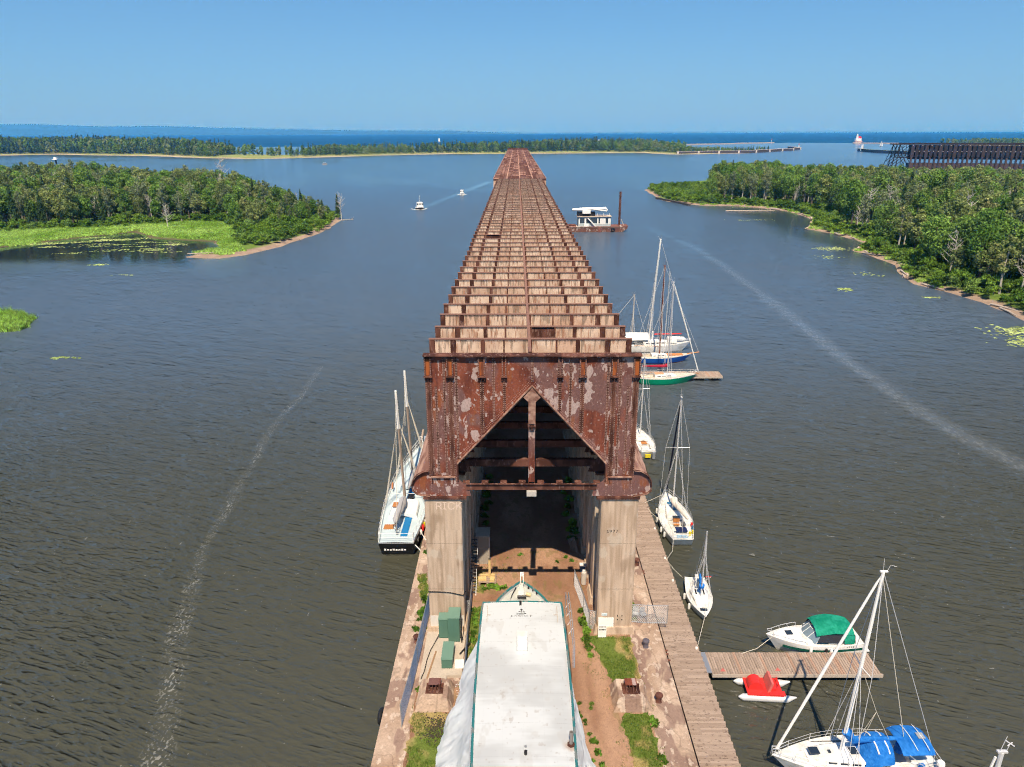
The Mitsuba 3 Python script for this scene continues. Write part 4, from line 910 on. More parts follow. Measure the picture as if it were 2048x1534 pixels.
for i in range(0, 8, 2):
    for s in (1, -1): m.tube([up[i]*[1, s, 1], up[i]*[1, s, 1]-[.1, 0, .42]], .018, 5)
b.add('bow_rail', m, ALU)
for x, m_ in ((-1.0, WHITE), (.6, WHITE), (-.6, BLACK)): fender(b, x, 1, m_)
line('rope from the cruiser bow to the finger pier', [(19.4, 48.6, 1.3), (18.0, 47.8, .85), (16.6, 47.2, .87)])
# --- small sloop at the boardwalk
b = Boat('sloop', 'small white sloop with a blue sail cover tied to the boardwalk', 'sailboat', (15.15, 54.75), -PI/2-.07)
build_hull(b, hull_shape(5.9, 2.25, .72, .85, .80, .7, 1.8, .1), OFFW, DECKW, railm=WHITE2, cockpit=(.08, .36, 2, .35))
cabin(b, -.8, 1.6, .85, .5, .33, OFFW, True, 2, winm=col('smoked', (.09, .09, .09), .2))
hatch(b, 1.95, 0, dz(b, 1.9)+.03, (.3, .6, .05)); hatch(b, -.3, -.35, 1.08, (.75, .12, .03), BLACK); hatch(b, -.3, .35, 1.08, (.75, .12, .03), BLACK)
mast_rig(b, .35, 1.05, 7.6, .06, ALU, .62, .0, (2.9, 0, .9), (-2.85, 0, .9), wr=.014, pole=False)
boom(b, .3, 1.5, 2.6, ALU, BLUE, .04, .16, tall=1.2, yaw=.12)
b.add('outboard', MB().cbox((-3.05, .2, .35), (.3, .3, .6)), WHITE2); b.add('orange_flag', MB().box(-2.3, -2.28, .85, 1.35, 1.3, 1.4), RED); b.add('boat_hook', MB().tube([(-2.5, .9, .8), (-1.4, 1.1, 1.9)], .03, 5), ALU)
for s in (-1,): fender(b, -.6, s); fender(b, .9, s)
line('rope from the small sloop bow down to the boardwalk', [(14.85, 51.8, .85), (13.9, 49.5, .6), (13.2, 47.6, 1.05)]); line('rope from the small sloop stern to the boardwalk', [(14.2, 57.6, .85), (13.7, 59.0, .8), (13.15, 60.5, 1.05)])
# --- white sloop moored stern to camera
b = Boat('sloop', 'white sloop with two solar panels and a dark furled jib beside the boardwalk', 'sailboat', (15.7, 68.7), PI/2-.02)
build_hull(b, hull_shape(9.9, 3.45, 1.0, 1.3, .60, 1.1, 1.9, .7), OFFW, DECKW, bootm=col('antifoul', (.10, .03, .02), .6), railm=OFFW, cockpit=(.14, .38, 2, .45))
cabin(b, -1.1, 2.7, 1.05, .55, .40, OFFW, True, 3)
hatch(b, 2.0, .1, dz(b, 2)+.30, (.55, .6, .05), col('blue_hatch', (.05, .16, .28), .2)); hatch(b, .9, -.2, dz(b, .9)+.42, (.9, .45, .05), col('blue_hatch', (.05, .16, .28), .2))
b.add('companionway', MB().box(-1.35, -1.1, -.33, .33, 1.0, 1.38).box(-1.65, -1.36, -.30, .30, .80, .86), WOOD); hatch(b, -1.0, 0, 1.40, (.5, .75, .06), DGLASS)
for i in range(2): b.add('solar_panel', MB().cbox((-3.15-.48*i, -.1, 1.32), (.42, 1.15, .04)), col('solar', (.012, .02, .075), .15))
bn = b.add('blue_banner', MB().box(-4.55, -4.15, -.55, .55, 1.06, 1.10), col('banner', (.10, .38, .62), .7))
tm = meshkit.text_mesh('Second W', .22, .004, True); v = np.array(tm.vertices); v = np.stack([-4.50+v[:, 1]+.06, .50-v[:, 0]*.86, 1.104+v[:, 2]], 1); b.add('lettering', MB().add(v, tm.faces), col('navy2', (.01, .04, .14), .6), parent=bn)
for x, y, m_ in ((-4.0, -.85, YELLOW), (-3.7, -1.2, YELLOW), (-2.2, -1.4, RED), (-2.8, -1.35, col('jug', (.03, .12, .22), .5)), (-3.3, -1.3, col('jug', (.03, .12, .22), .5))): b.add('gear', MB().cbox((x, y, 1.06), (.22, .2, .38)), m_)
mast_rig(b, .95, 1.35, 14.2, .085, ALU, .56, 1.25, (4.85, 0, 1.4), (-4.7, 0, 1.1), rake=.1, furl=.93, furlm=col('dark_jib', (.012, .015, .035), .8), wr=.016)
boom(b, .85, 2.15, 3.9, ALU, col('cream_cover', (.62, .59, .54), .8), .05, .25, tall=.8, yaw=-.20)
rails(b, -4.1, 3.4, .6, 6)
for x in (-3.2, -2.2, -.2, 1.6): fender(b, x, 1)
line('rope from the white sloop bow to the boardwalk', [(15.5, 73.0, 1.4), (14.2, 72.2, 1.2), (13.0, 71.5, 1.05)]); line('rope from the white sloop stern to the boardwalk', [(14.7, 64.2, 1.1), (14.2, 62.0, .9), (13.2, 60.2, 1.05)]); line('spring line from the white sloop side to the boardwalk', [(14.0, 67.6, 1.1), (13.4, 69.3, 1.0), (13.15, 70.3, 1.05)])
# --- sloop half hidden behind the dock corner
b = Boat('sloop', 'white sloop with wooden hatch half hidden behind the right dock corner', 'sailboat', (15.55, 89.2), PI/2+.06)
build_hull(b, hull_shape(8.4, 2.9, .95, 1.2, .66, .9, 1.9, .5), OFFW, DECKW, railm=WHITE2, cockpit=(.10, .36, 2, .4)); cabin(b, -.9, 2.1, .9, .5, .36, OFFW, True, 3)
b.add('companionway', MB().box(-1.6, -.91, -.42, .3, .98, 1.06), WOOD); b.add('yellow_float', MB().cbox((-4.3, .1, .3), (.2, .7, .45)), YELLOW); b.add('outboard', MB().cbox((-4.45, -.6, .2), (.35, .35, .85)), GREYM)
mast_rig(b, .8, 1.3, 12.2, .075, ALU, .6, .9, (4.1, 0, 1.25), (-4.0, -.5, 1.0), wr=.016); rails(b, -3.6, 3.0, .55, 5)
# --- green, blue and white yachts beyond
b = Boat('sloop', 'green hulled yacht with a dark red sail cover by the far finger pier', 'sailboat', (23.9, 115.3), .06)
build_hull(b, hull_shape(10.8, 3.1, 1.15, 1.5, .55, 1.8, 1.7, 1.2), col('green_hull', (.0, .22, .12), .3), col('pale_deck', (.55, .50, .42), .7), stripem=WHITE2, railm=WHITE2, cockpit=(.12, .34, 2, .4)); cabin(b, -2.0, 1.7, .85, .55, .42, WHITE2, True, 3)
b.add('wooden_hatch', MB().cbox((-1.2, 0, 1.62), (1.5, .9, .05)), col('teak', (.50, .28, .16), .7)); b.add('bowsprit_platform', MB().box(4.9, 5.6, -.15, .15, 1.50, 1.56), WOOD)
mast_rig(b, .2, 1.6, 17.0, .12, col('steel_mast', (.50, .52, .56), .5), .62, 1.1, (5.5, 0, 1.6), (-5.2, 0, 1.3), furl=.98, wr=.03); boom(b, .1, 2.8, 4.3, ALU, col('maroon_cover', (.32, .01, .035), .8), .06, .2, tall=.3); rails(b, -4.6, 4.2, .6, 6)
b = Boat('sloop', 'blue hulled wooden yacht with a tall varnished mast in the far cluster', 'sailboat', (25.2, 126.9), .03)
build_hull(b, hull_shape(11.2, 3.2, 1.15, 1.5, .5, 1.6, 1.7, 1.0), col('blue_hull', (.01, .075, .33), .3), col('pale_deck', (.55, .50, .42), .7), stripem=WHITE2, bootm=col('antifoul', (.10, .03, .02), .6), railm=WHITE2, cockpit=(.12, .34, 2, .4)); cabin(b, -1.8, 1.5, .85, .5, .45, WHITE2, True, 3)
for y in (-.45, 0, .45): b.add('plank_gear', MB().cbox((2.5, y, 1.35), (3.0, .16, .14)), col('teak2', (.55, .24, .09), .6))
b.add('bowsprit', MB().tube([(4.8, 0, 1.5), (7.0, 0, 1.8)], .09, 6), col('teak2', (.55, .24, .09), .6))
mast_rig(b, -.3, 1.6, 17.6, .15, col('varnish_mast', (.20, .055, .02), .35), .62, 1.0, (6.9, 0, 1.8), (-5.4, 0, 1.3), wr=.03); boom(b, -.4, 3.0, 4.6, WOOD, None)
b.add('second_mast', MB().tube([(.6, .35, 1.6), (.75, .35, 16.4)], .07, 6), ALU)
b = Boat('motor_sailer', 'large white yacht with cabin, awning and the tallest white mast, outermost of the far cluster', 'sailboat', (25.6, 134.2), .0)
build_hull(b, hull_shape(13.2, 3.9, 1.35, 1.8, .7, 1.5, 1.9, .8), OFFW, DECKW, railm=OFFW, cockpit=(.08, .30, 3, .4)); cabin(b, -2.6, 3.2, 1.25, .7, .75, OFFW, True, 4, front=.6)
canopy(b, 'awning', -5.9, -1.6, 1.5, 2.9, 3.5, WHITE, front=.04, drop=.9); b.add('ventilator', MB().tube([(-.5, .8, 1.6), (-.5, .8, 3.6)], .22, 8), WHITE); b.add('red_boom_cover', MB().tube([(-.2, .9, 3.0), (5.0, .9, 3.1)], .13, 8), RED); b.add('dinghy', MB().tube([(2.2, -.5, 2.2), (3.0, -.2, 2.5), (5.2, .1, 2.3), (5.8, .3, 2.1)], [.1, .4, .4, .1], 8), WHITE)
mast_rig(b, -1.4, 1.8, 21.2, .17, WHITE, .45, 1.2, (6.4, 0, 1.9), None, rake=-1.1, wr=.03); b.add('wheelhouse', MB().cbox((3.0, 0, 1.7), (1.8, 2.0, .9), taper=.85), OFFW); b.add('jib_boom', MB().tube([(2.4, .3, 2.5), (5.5, .2, 1.95)], .12, 6), WHITE2)
rails(b, -5.5, 5.0, .6, 7)
b = Boat('ketch', 'white ketch almost hidden behind the dock, only its short grey mast showing', 'sailboat', (20.0, 139.5), .0)
build_hull(b, hull_shape(9.5, 3.0, 1.1, 1.4, .7), OFFW, DECKW); mast_rig(b, 1.9, 1.3, 9.7, .13, col('grey_mast', (.40, .38, .36), .6), .6, .0, (4.6, 0, 1.4), (-4.6, 0, 1.2), wr=.035); cabin(b, -2, 1.5, .9, .6, .5, OFFW, True, 3)
# --- schooner on the left
b = Boat('schooner', 'two masted black hulled schooner with pale blue deck, left of the dock', 'sailboat', (-13.0, 72.6), PI/2+.005)
PB = col('pale_blue_deck', (.46, .56, .60), .7)
build_hull(b, hull_shape(21.5, 4.7, 1.75, 3.0, .74, 2.6, 2.0, .9, .42, .6), col('black_hull', (.012, .012, .014), .35), PB, stripem=WHITE, railm=WHITE, camber=.10)
for s in (-1, 1):
    X = np.linspace(-10.6, 9.6, 30); P = np.array([[[x, s*max(hbx(b, x)-.03, .02), dz(b, x)-.05], [x, s*max(hbx(b, x)+.02, .02), dz(b, x)+.22]] for x in X]); b.add('bulwark', MB().grid(P).grid(P[:, ::-1]), WHITE)
    for x, r in ((-8.8, .19), (-7.6, .19)): b.add('porthole', MB().cbox((x, s*(hbx(b, x)*.985), 1.0), (.42, .05, .34)), col('port', (.45, .45, .42), .4))
rails(b, -10.2, 6.6, .95, 14, r=.022, mat=WHITE)
b.add('blue_walkway', MB().box(-9.6, -4.2, -.95, -.25, 1.90, 1.93), col('blue_mat', (.01, .16, .40), .8)); b.add('blue_walkway', MB().box(-1.0, 4.6, -.6, .05, 2.02, 2.08), col('blue_mat', (.01, .16, .40), .8))
dk = cabin(b, -5.9, -2.6, 1.5, 1.45, .55, col('house_white', (.70, .72, .72), .6), True, 3, name='deckhouse', front=0); cabin(b, .2, 3.6, 1.2, .9, .5, PB, True, 3, name='fore_house')
hatch(b, -7.7, 1.15, 1.86, (.85, 1.0, .08), WOOD, 'wooden_hatch'); hatch(b, -4.2, 1.0, 2.50, (.9, .5, .08), WOOD, 'wooden_hatch'); hatch(b, -1.9, -.35, 2.1, (1.0, .6, .25), BLACK, 'companionway')
b.add('cross_rail', MB().tube([(-1.9, -1.9, 1.8), (-1.9, -1.9, 2.6), (-1.9, 1.9, 2.6), (-1.9, 1.9, 1.8)], .03, 5), WHITE)
GM = col('weathered_mast', (.36, .28, .22), .7)
for x, zt, nm in ((-3.3, 15.1, 'aft'), (3.1, 15.1, 'fore')):
    mk = b.add('mast', MB().tube([(x, .1, 1.8), (x-.1, .35, zt-3.4)], [.15, .12], 8), GM, 40)
    b.add('topmast', MB().tube([(x-.1, .33, zt-4.2), (x-.1, .42, zt)], [.16, .12], 8), WHITE, parent=mk); W = MB()
    for s in (-1, 1):
        for dx in (-.7, -.2, .3, .8): W.tube([(x+dx, s*(hbx(b, x)-.05), dz(b, x)+.1), (x-.1, .34+s*.1, zt-3.6)], .022, 4, False)
    W.tube([(x-.1, .42, zt-.3), (x+6.5, 0, 2.9)], .022, 4, False); W.tube([(x-.1, .36, zt-3.4), (x+5.5, .0, 2.5)], .03, 4, False); W.tube([(x-.1, .42, zt-.2), (x-6.5, 0, 2.6)], .022, 4, False)
    b.add('rigging', W, ROPE, kind='stuff')
q = [np.array([-3.4-5.4*u, .25*u+.1, 3.0+.15*math.sin(u*9)*.4]) for u in np.linspace(0, 1, 12)]
m = MB().tube(q, [.12, .3, .38, .40, .40, .40, .38, .36, .34, .32, .3, .1], 10); m.xf(lambda v: v+(meshkit.fbm(v*2.5, 3)[:, None]-.5)*.28); b.add('furled_mainsail', m, col('grey_sail', (.34, .34, .36), .9), 40)
b.add('main_boom', MB().tube([(-3.3, .05, 2.75), (-9.1, .35, 2.8)], .10, 6), GM)
q = [np.array([2.9-4.6*u, -.1, 3.2]) for u in np.linspace(0, 1, 10)]; m = MB().tube(q, [.1, .24, .28, .28, .28, .26, .24, .22, .2, .1], 10); m.xf(lambda v: v+(meshkit.fbm(v*2.5, 3)[:, None]-.5)*.22); b.add('furled_foresail', m, col('grey_sail', (.34, .34, .36), .9), 40)
b.add('steering_gear', MB().tube([(-9.3, .1, 1.9), (-9.3, .1, 2.8)], .05, 6).grid(torus(.36, .025, 18, 5) @ rot('z', PI/2).T+[-9.15, .1, 2.75]), BLACK)
b.add('stored_board', MB().tube([(7.2, -1.0, 3.2), (8.2, -.95, 4.3), (9.2, -.7, 4.6)], [.1, .28, .12], 8), col('blue_grey', (.32, .38, .45), .6)); b.add('bowsprit', MB().tube([(9.6, 0, 3.0), (13.0, 0, 3.9)], .12, 6), GM)
for x, m_ in ((-7.2, RED), (-6.9, RED), (-8.0, WHITE2), (-6.4, YELLOW), (-5.8, WHITE2)): fender(b, x, -1, m_)
q = MB()
for i in range(8): q.box(-10.72, -10.69, 1.1-.28*i-.09, 1.1-.28*i+.09, .98+.03*(i % 2), 1.18-.03*(i % 3))
b.add('transom_letters', q, WHITE)
b.add('liferings', MB().grid(torus(.32, .07)+[0, 1.95, 2.6]), col('orange_ring', (.6, .2, .08), .6))
line('thick white mooring rope with chafe guard from the schooner stern to the quay', [(-11.1, 62.1, 1.5), (-10.4, 61.2, 1.35), (-9.2, 59.6, 1.65)], .05, WHITE2); line('mooring rope from the schooner side to the pier', [(-10.9, 64.5, 1.6), (-10.2, 63.0, 1.6), (-8.9, 61.0, 1.7)], .04, WHITE2)
# --- red pedal catamaran
k = thing('pedal_boat', 'red pedal catamaran on silver pontoons floating beside the finger pier', 'pedal boat')
def PX(m): return m.place((17.45, 44.0, 0), -.06)
for y in (-.85, .78):
    part(k, 'pontoon', PX(MB().tube([(-2.1, y, .22), (-1.75, y, .2), (1.45, y, .2), (2.1, y, .38)], [.06, .27, .27, .05], 10)), ALU, 40)
part(k, 'deck', PX(MB().box(-1.45, 1.15, -.95, .9, .46, .54)), RED); part(k, 'step', PX(MB().box(.15, 1.3, -.95, -.5, .541, .60)), RED)
m = MB(); P = np.zeros((12, 2, 3))
for i, a in enumerate(np.linspace(0, PI, 12)): P[i, 0] = (-.75+.55*math.cos(a), -.40, .55+.62*math.sin(a)); P[i, 1] = (-.75+.55*math.cos(a), .52, .55+.62*math.sin(a))
m.grid(P).grid(P[:, ::-1]);  m.add(np.vstack([P[:, 0], [[-.75, -.40, .55]]]), [(i+1, i, 12) for i in range(11)]); part(k, 'wheel_housing', PX(m), RED, 40)
part(k, 'seat_back', PX(MB().cbox((.12, 0, .545), (.18, 1.35, .85), 0, 0, .25)), col('faded_red2', (.55, .14, .12), .5)); part(k, 'seat', PX(MB().box(.25, .7, -.45, .6, .545, .72)), RED)
for y in (-.15, .35): part(k, 'pedal_crank', PX(MB().tube([(.85, y, .55), (.95, y, .95), (.95, y+.2, .95)], .04, 6)), RED)
line('thin rope from the pedal boat to the finger pier', [(19.3, 44.75, .4), (19.6, 44.9, .7), (19.9, 45.2, .9)], .015, BLACK)
# --- mast tip in the corner
k = thing('sailboat_mast', 'grey masthead with wind vane poking into the lower right corner', 'mast')
MX, MY = 22.75, 27.9
part(k, 'pole', MB().tube([(MX-.25, MY-.1, 1.0), (MX, MY, 10.9)], .11, 8), ALU, 40); part(k, 'head', MB().box(MX-.25, MX+.25, MY-.08, MY+.08, 10.9, 11.0), ALU)
part(k, 'antenna', MB().tube([(MX-.1, MY, 11.0), (MX+.05, MY, 11.9)], .016, 5), WIRE); part(k, 'wind_vane', MB().tube([(MX+.2, MY, 11.0), (MX+.28, MY, 11.4)], .015, 5).cbox((MX+.28, MY, 11.4), (.42, .05, .03), .5).cbox((MX+.28, MY, 11.44), (.05, .42, .03), .5), WIRE); part(k, 'furled_jib', MB().tube([(MX-.25, MY, 10.6), (MX-1.1, MY, 5.0)], .06, 6), WHITE2)
part(k, 'hull', MB().cbox((MX, MY-3, 0), (3, 9, 1.1), taper=1.03), OFFW)
# ------------------------------------------------------------------ wrapped vessel on the quay
k = thing('laid_up_vessel', 'big laid up vessel with long flat white roof, teal trim and white tarps', 'boat')
RZ = 6.5
def f_roof(p, n, uv):
    a = fbm(p.x*0.35, p.y*0.5, 0.0, 4); st = fbm(p.x*0.6, p.y*6.0, 0.0, 3); e = fbm(p.x*4, p.y*4, 3.0, 3)
    c = mix((0.425, 0.45, 0.46), (0.53, 0.565, 0.58), smoothstep(0.3, 0.62, a*0.85+st*0.15))
    d = smoothstep(0.60, 0.70, fbm(p.x*1.3+8, p.y*0.9, 5.0, 4))
    c = mix(c, mi.Color3f(0.40, 0.395, 0.38), d*0.3)
    seam = smoothstep(0.975, 0.99, dr.abs((p.y/2.44-dr.floor(p.y/2.44))*2-1))+0.6*smoothstep(0.985, 0.995, dr.abs(((p.x+0.72)/1.22-dr.floor((p.x+0.72)/1.22))*2-1))
    c = c*(1-0.10*seam*(0.4+e))
    sp = smoothstep(0.80, 0.84, noise(p.x*6, p.y*6, 2.0))*smoothstep(0.5, 0.7, e)
    rust = smoothstep(0.55, 0.15, dr.sqrt(dr.square(p.x-2.0)+dr.square((p.y-32.55)*0.9))+0.3*(e-0.5))
    return mix(mix(c, mi.Color3f(0.35, 0.33, 0.31), sp*0.5), mi.Color3f(0.30, 0.17, 0.09), rust*0.6)
M_ROOF = pmat('roof_paint', f_roof, 0.6, 0.3)
def f_tarp(p, n, uv):
    return mix((0.52, 0.57, 0.60), (0.64, 0.67, 0.69), fbm(p.x*1.2, p.y*1.2, p.z*1.2, 3))
M_TARP = pmat('tarp', f_tarp, 0.35, 0.5, lambda p, n, uv: fbm(p.x*1.5+p.y*2.5, p.z*0.8, p.y*0.7, 4), 0.30)
def f_teal(p, n, uv):
    w = smoothstep(0.52, 0.60, fbm(p.x*5, p.y*1.1, p.z*3, 3))
    return mix((0.025, 0.155, 0.165), (0.20, 0.19, 0.18), w*0.75)
M_TEAL = pmat('worn_teal', f_teal, 0.6, 0.3)
ys = np.array([22, 26, 31, 36, 41, 44, 45.6, 45.9]); hw = np.array([2.78, 2.84, 2.90, 3.02, 3.02, 2.97, 2.94, 2.90]); cx = -.72
yy = np.linspace(22, 45.9, 40); w = np.interp(yy, ys, hw)
outl = [(cx+a, y) for a, y in zip(w, yy)]+[(cx-a, y) for a, y in zip(w[::-1], yy[::-1])]
P = np.zeros((40, 9, 3))
for j, q in enumerate(np.linspace(-1, 1, 9)): P[:, j] = np.stack([cx+q*w, yy, np.full(40, RZ+.10*(1-q*q))], 1)
rf = part(k, 'roof', MB().grid(P[:, ::-1]), M_ROOF, 40)
for s in (-1, 1):
    Q = np.stack([cx+s*(w+.02), yy, np.full(40, RZ-.02)], 1); part(rf, 'edge_trim', MB().tube(Q, .085, 6), M_TEAL, 40)
part(rf, 'edge_trim', MB().tube([(cx-2.95, 45.95, RZ-.02), (cx, 46.0, RZ+.06), (cx+2.95, 45.95, RZ-.02)], .085, 6), M_TEAL, 40)
part(k, 'deckhouse', MB().poly(outl[::1], 4.4, RZ-.03), col('house_grey', (.55, .57, .57), .6))
part(rf, 'roof_hatch', MB().mesh(trimesh.creation.box((.62, 1.35, .5)).subdivide().subdivide()).xf(lambda v: np.sign(v)*np.abs(v)**.92*[1, 1, 1.0]+[-.74, 41.2, RZ+.36]), OFFW, 40)
part(rf, 'hatch_rim', MB().box(-1.12, -.36, 40.46, 41.95, RZ+.08, RZ+.13), GREYM)
pp = part(rf, 'exhaust_pipe', MB().lathe([(.10, 0), (.10, .75), (.125, .76), (.125, .95), (.09, .95), (.085, .5)], (2.0, 32.6, RZ), 14), col('pipe_grey', (.28, .26, .25), .5, .4), 40)
part(pp, 'collar', MB().lathe([(.22, .03), (.22, .07), (.11, .14)], (2.0, 32.6, RZ), 14), M_RD)
part(rf, 'vent', MB().tube([(-.62, 31.85, RZ+.1), (-.62, 31.85, RZ+.34)], .09, 8), BLACK); part(rf, 'vent', MB().tube([(-.62, 32.35, RZ+.1), (-.62, 32.35, RZ+.18)], .08, 8), GREYM); part(rf, 'bow_light', MB().cbox((-.84, 45.7, RZ+.08), (.17, .42, .14)), BLACK)
for s in (-1, 1): part(rf, 'gutter', MB().box(cx+s*2.55-.02, cx+s*2.55+.02, 43.6, 45.5, RZ+.02, RZ+.07).box(cx+s*2.4-.12, cx+s*2.4+.12, 44.4, 44.46, RZ+.03, RZ+.07), DRIFT)
# emblem painted on the roof: arrow, scroll strokes, stars and a row of letters
q = MB(); ez = RZ+.108
def stroke(m, a, b_, wd):
    a, b_ = np.array(a, float), np.array(b_, float); d = b_-a; d /= np.linalg.norm(d); nn = np.array([-d[1], d[0]])*wd/2
    v = [a-nn, b_-nn, b_+nn, a+nn]; m.add([(x, y, ez) for x, y in v], [(0, 1, 2, 3)])
ex, ey = -.77, 44.35
for a, b_, wd in (((0, .28), (0, .72), .05), ((0, .72), (-.13, .52), .045), ((0, .72), (.13, .52), .045), ((-.22, .36), (-.06, .42), .06), ((.08, .42), (.26, .34), .05), ((-.34, .22), (-.10, .16), .05), ((-.12, .14), (.14, .22), .05), ((.10, .10), (.36, .16), .05), ((-.20, .06), (.12, .10), .04), ((.16, .24), (.30, .18), .04), ((-.40, .12), (-.26, .08), .05)): stroke(q, (ex+a[0], ey+a[1]), (ex+b_[0], ey+b_[1]), wd)
for x in (-.72, .66): stroke(q, (ex+x-.05, ey-.12), (ex+x+.05, ey-.12), .12)
for i in range(9): stroke(q, (ex-.52+.115*i, ey-.14+.02*(i % 2)), (ex-.45+.115*i, ey-.12+.03*((i+1) % 2)), .06)
part(rf, 'painted_emblem', q, BLACK)
# ladder and rails on the right side
for i in range(2): part(k, 'side_rail', MB().tube([(2.55+.2*i, 46.2, 5.2), (2.55+.2*i, 46.1, 7.3), (2.65+.15*i, 44.0, 7.25), (2.7+.1*i, 40.5, 6.9), (2.6+.1*i, 39.2, 6.3)], .03, 5), GREYM)
for y in (45.2, 44.2, 43.2, 42.2): part(k, 'rung', MB().tube([(2.5, y, 6.6), (2.78, y, 7.1)], .022, 5), WHITE2)
# hull and bow
t = np.linspace(0, 1, 18); hb_ = 2.6*(1-t**3.2)+.03; yb = 44+6.4*t
R_ = []
for f, wz, zz in ((0, 1, 4.75), (.25, .97, 4.2), (.6, .8, 3.1), (1, .25, 2.2)):
    R_.append(np.stack([hb_*wz, yb-.9*f*t, np.full(18, zz)+.55*t*t*(1-f)], 1))
m = MB()
for s in (-1, 1):
    Q = np.stack([r*[s, 1, 1]+[cx, 0, 0] for r in R_], 1); m.grid(Q if s > 0 else Q[:, ::-1])
part(k, 'hull', m, col('hull_grey', (.42, .44, .44), .5), 40)
P = np.zeros((18, 2, 3)); P[:, 0] = R_[0]*[-1, 1, 1]+[cx, 0, -.28]; P[:, 1] = R_[0]+[cx, 0, -.28]
bd_ = part(k, 'bow_deck', MB().grid(P), col('deck_grey', (.42, .44, .41), .75)); 
for s in (-1, 1): part(k, 'bulwark_rail', MB().tube(R_[0]*[s, 1, 1]+[cx, 0, .03], .085, 6), M_TEAL, 40)
part(bd_, 'deck_hatch', MB().cbox((cx+.70, 48.4, 4.62), (.62, .9, .10)), col('hatch_brown', (.17, .11, .09), .6))
wl = part(bd_, 'windlass', MB().cbox((cx-.03, 49.2, 4.75), (.62, .9, .42), taper=.75).cbox((cx-.03, 49.95, 4.9), (.34, .8, .35), taper=.8), OFFW, 40)
part(wl, 'drum', MB().tube([(cx-.35, 48.75, 5.0), (cx+.35, 48.75, 5.0)], .14, 10), BLACK); part(wl, 'gypsy', MB().tube([(cx+.35, 49.1, 5.05), (cx+.72, 49.0, 5.0)], .15, 10), col('brass', (.55, .45, .25), .4)); part(bd_, 'fairlead', MB().box(cx-.12, cx-.05, 50.0, 51.2, 5.3, 5.55).box(cx+.10, cx+.17, 50.0, 51.2, 5.3, 5.55).box(cx-.12, cx+.17, 51.1, 51.25, 5.3, 5.65), OFFW)
part(bd_, 'black_rope', MB().tube([(cx-.45, 49.9, 5.1), (cx-.75, 49.3, 4.85), (cx-.9, 48.7, 4.72), (cx-1.0, 48.4, 4.70)], .05, 6), BLACK)
for x, y in ((.55, 49.9), (.9, 49.6), (1.2, 49.2)): part(bd_, 'cleat', MB().cbox((cx+x, y, 5.0), (.12, .16, .16)), BLACK)
# tarps
def tarp(s, ya, yb_, foot, name):
    a = np.linspace(0, 1, 70); e = np.linspace(0, 1, 16); P = np.zeros((70, 16, 3)); Y = ya+(yb_-ya)*a
    top = np.interp(Y, ys, hw)+.06
    for i in range(70):
        lift = max(0, (Y[i]-(yb_-4.2))/4.2)**1.5
        for j in range(16):
            f = e[j]; zf = 1.68+(RZ-.2-1.68)*lift; x = top[i]+(foot*(1-lift))*(f**1.25)
            P[i, j] = (cx+s*x, Y[i]+.55*f, (RZ-.06)+(zf-(RZ-.06))*f)
    fold = (meshkit.fbm(np.stack([P[..., 1]*1.6+P[..., 2]*.5, P[..., 2]*.35, P[..., 0]*0+s], -1), 4)-.5)
    big = (meshkit.noise(np.stack([P[..., 1]*.5, P[..., 2]*.6, P[..., 0]*0+7], -1))-.5)
    damp = np.minimum(1, e*4)[None]*np.minimum(1, (1-a)*12)[:, None]
    P[..., 0] += s*(fold*.55+big*.7)*damp; P[..., 1] += fold*.25*damp
    part(k, name, MB().grid(P if s > 0 else P[:, ::-1]), M_TARP, 60)
tarp(-1, 22, 41.6, 2.45, 'white_tarp'); tarp(1, 22, 37.8, 1.55, 'white_tarp')
for y in (26, 32, 38, 43): part(k, 'keel_block', MB().box(cx-.6, cx+.6, y-.3, y+.3, GZ, 2.35), DRIFT2)
# ------------------------------------------------------------------ work barge, tug and moving boats
def f_barge(p, n, uv):
    return mix(mix((.085, .035, .028), (.20, .10, .08), fbm(p.x*1.2, p.z*1.5, p.y, 3)), mi.Color3f(.45, .40, .36), smoothstep(.63, .68, fbm(p.x*1.9, p.z*1.2, 4.0, 3))*.7)
M_BARGE = pmat('barge_rust', f_barge, 0.85, .2)
k = thing('work_barge', 'rusty work barge with a two storey deckhouse, white crane boom and upright rusty spud', 'barge')
BY = 313.5
part(k, 'hull', MB().poly([(15, -.4), (42.8, -.4), (45.2, 1.2), (45.8, 2.5), (44.5, 2.3), (15, 2.1)], BY-4, BY+4, 'y'), M_BARGE)
part(k, 'deck', MB().box(15, 44.4, BY-3.9, BY+3.9, 2.12, 2.16), col('barge_deck', (.30, .17, .15), .9)); part(k, 'rubbing_strake', MB().box(15, 43.5, BY-4.15, BY-4.002, 1.75, 1.95), DRIFT2)
part(k, 'spud', MB().box(42.0, 42.8, BY-1.2, BY-.4, 1.0, 16.2), M_RD); part(k, 'spud_brace', MB().tube([(43.1, BY-1, 5.0), (44.3, BY-1, 2.3)], .15, 6), col('spud_brace', (.5, .42, .36), .8))
h = part(k, 'deckhouse', MB().box(24.9, 38.6, BY-2.6, BY+3, 2.17, 6.1), col('barge_house', (.40, .48, .50), .7))
part(h, 'dark_recess', MB().box(25.2, 37.4, BY-2.68, BY-2.602, 3.6, 5.5), col('recess', (.03, .05, .07), .6))  # flat dark panel on the wall, the shade of a recess put into colour
for x0, x1 in ((25.2, 25.6), (27.5, 28.2), (32.8, 33.4), (34.0, 36.4), (37.4, 38.5)): part(h, 'wall_panel', MB().box(x0, x1, BY-2.76, BY-2.682, 3.0, 5.6), WHITE2)
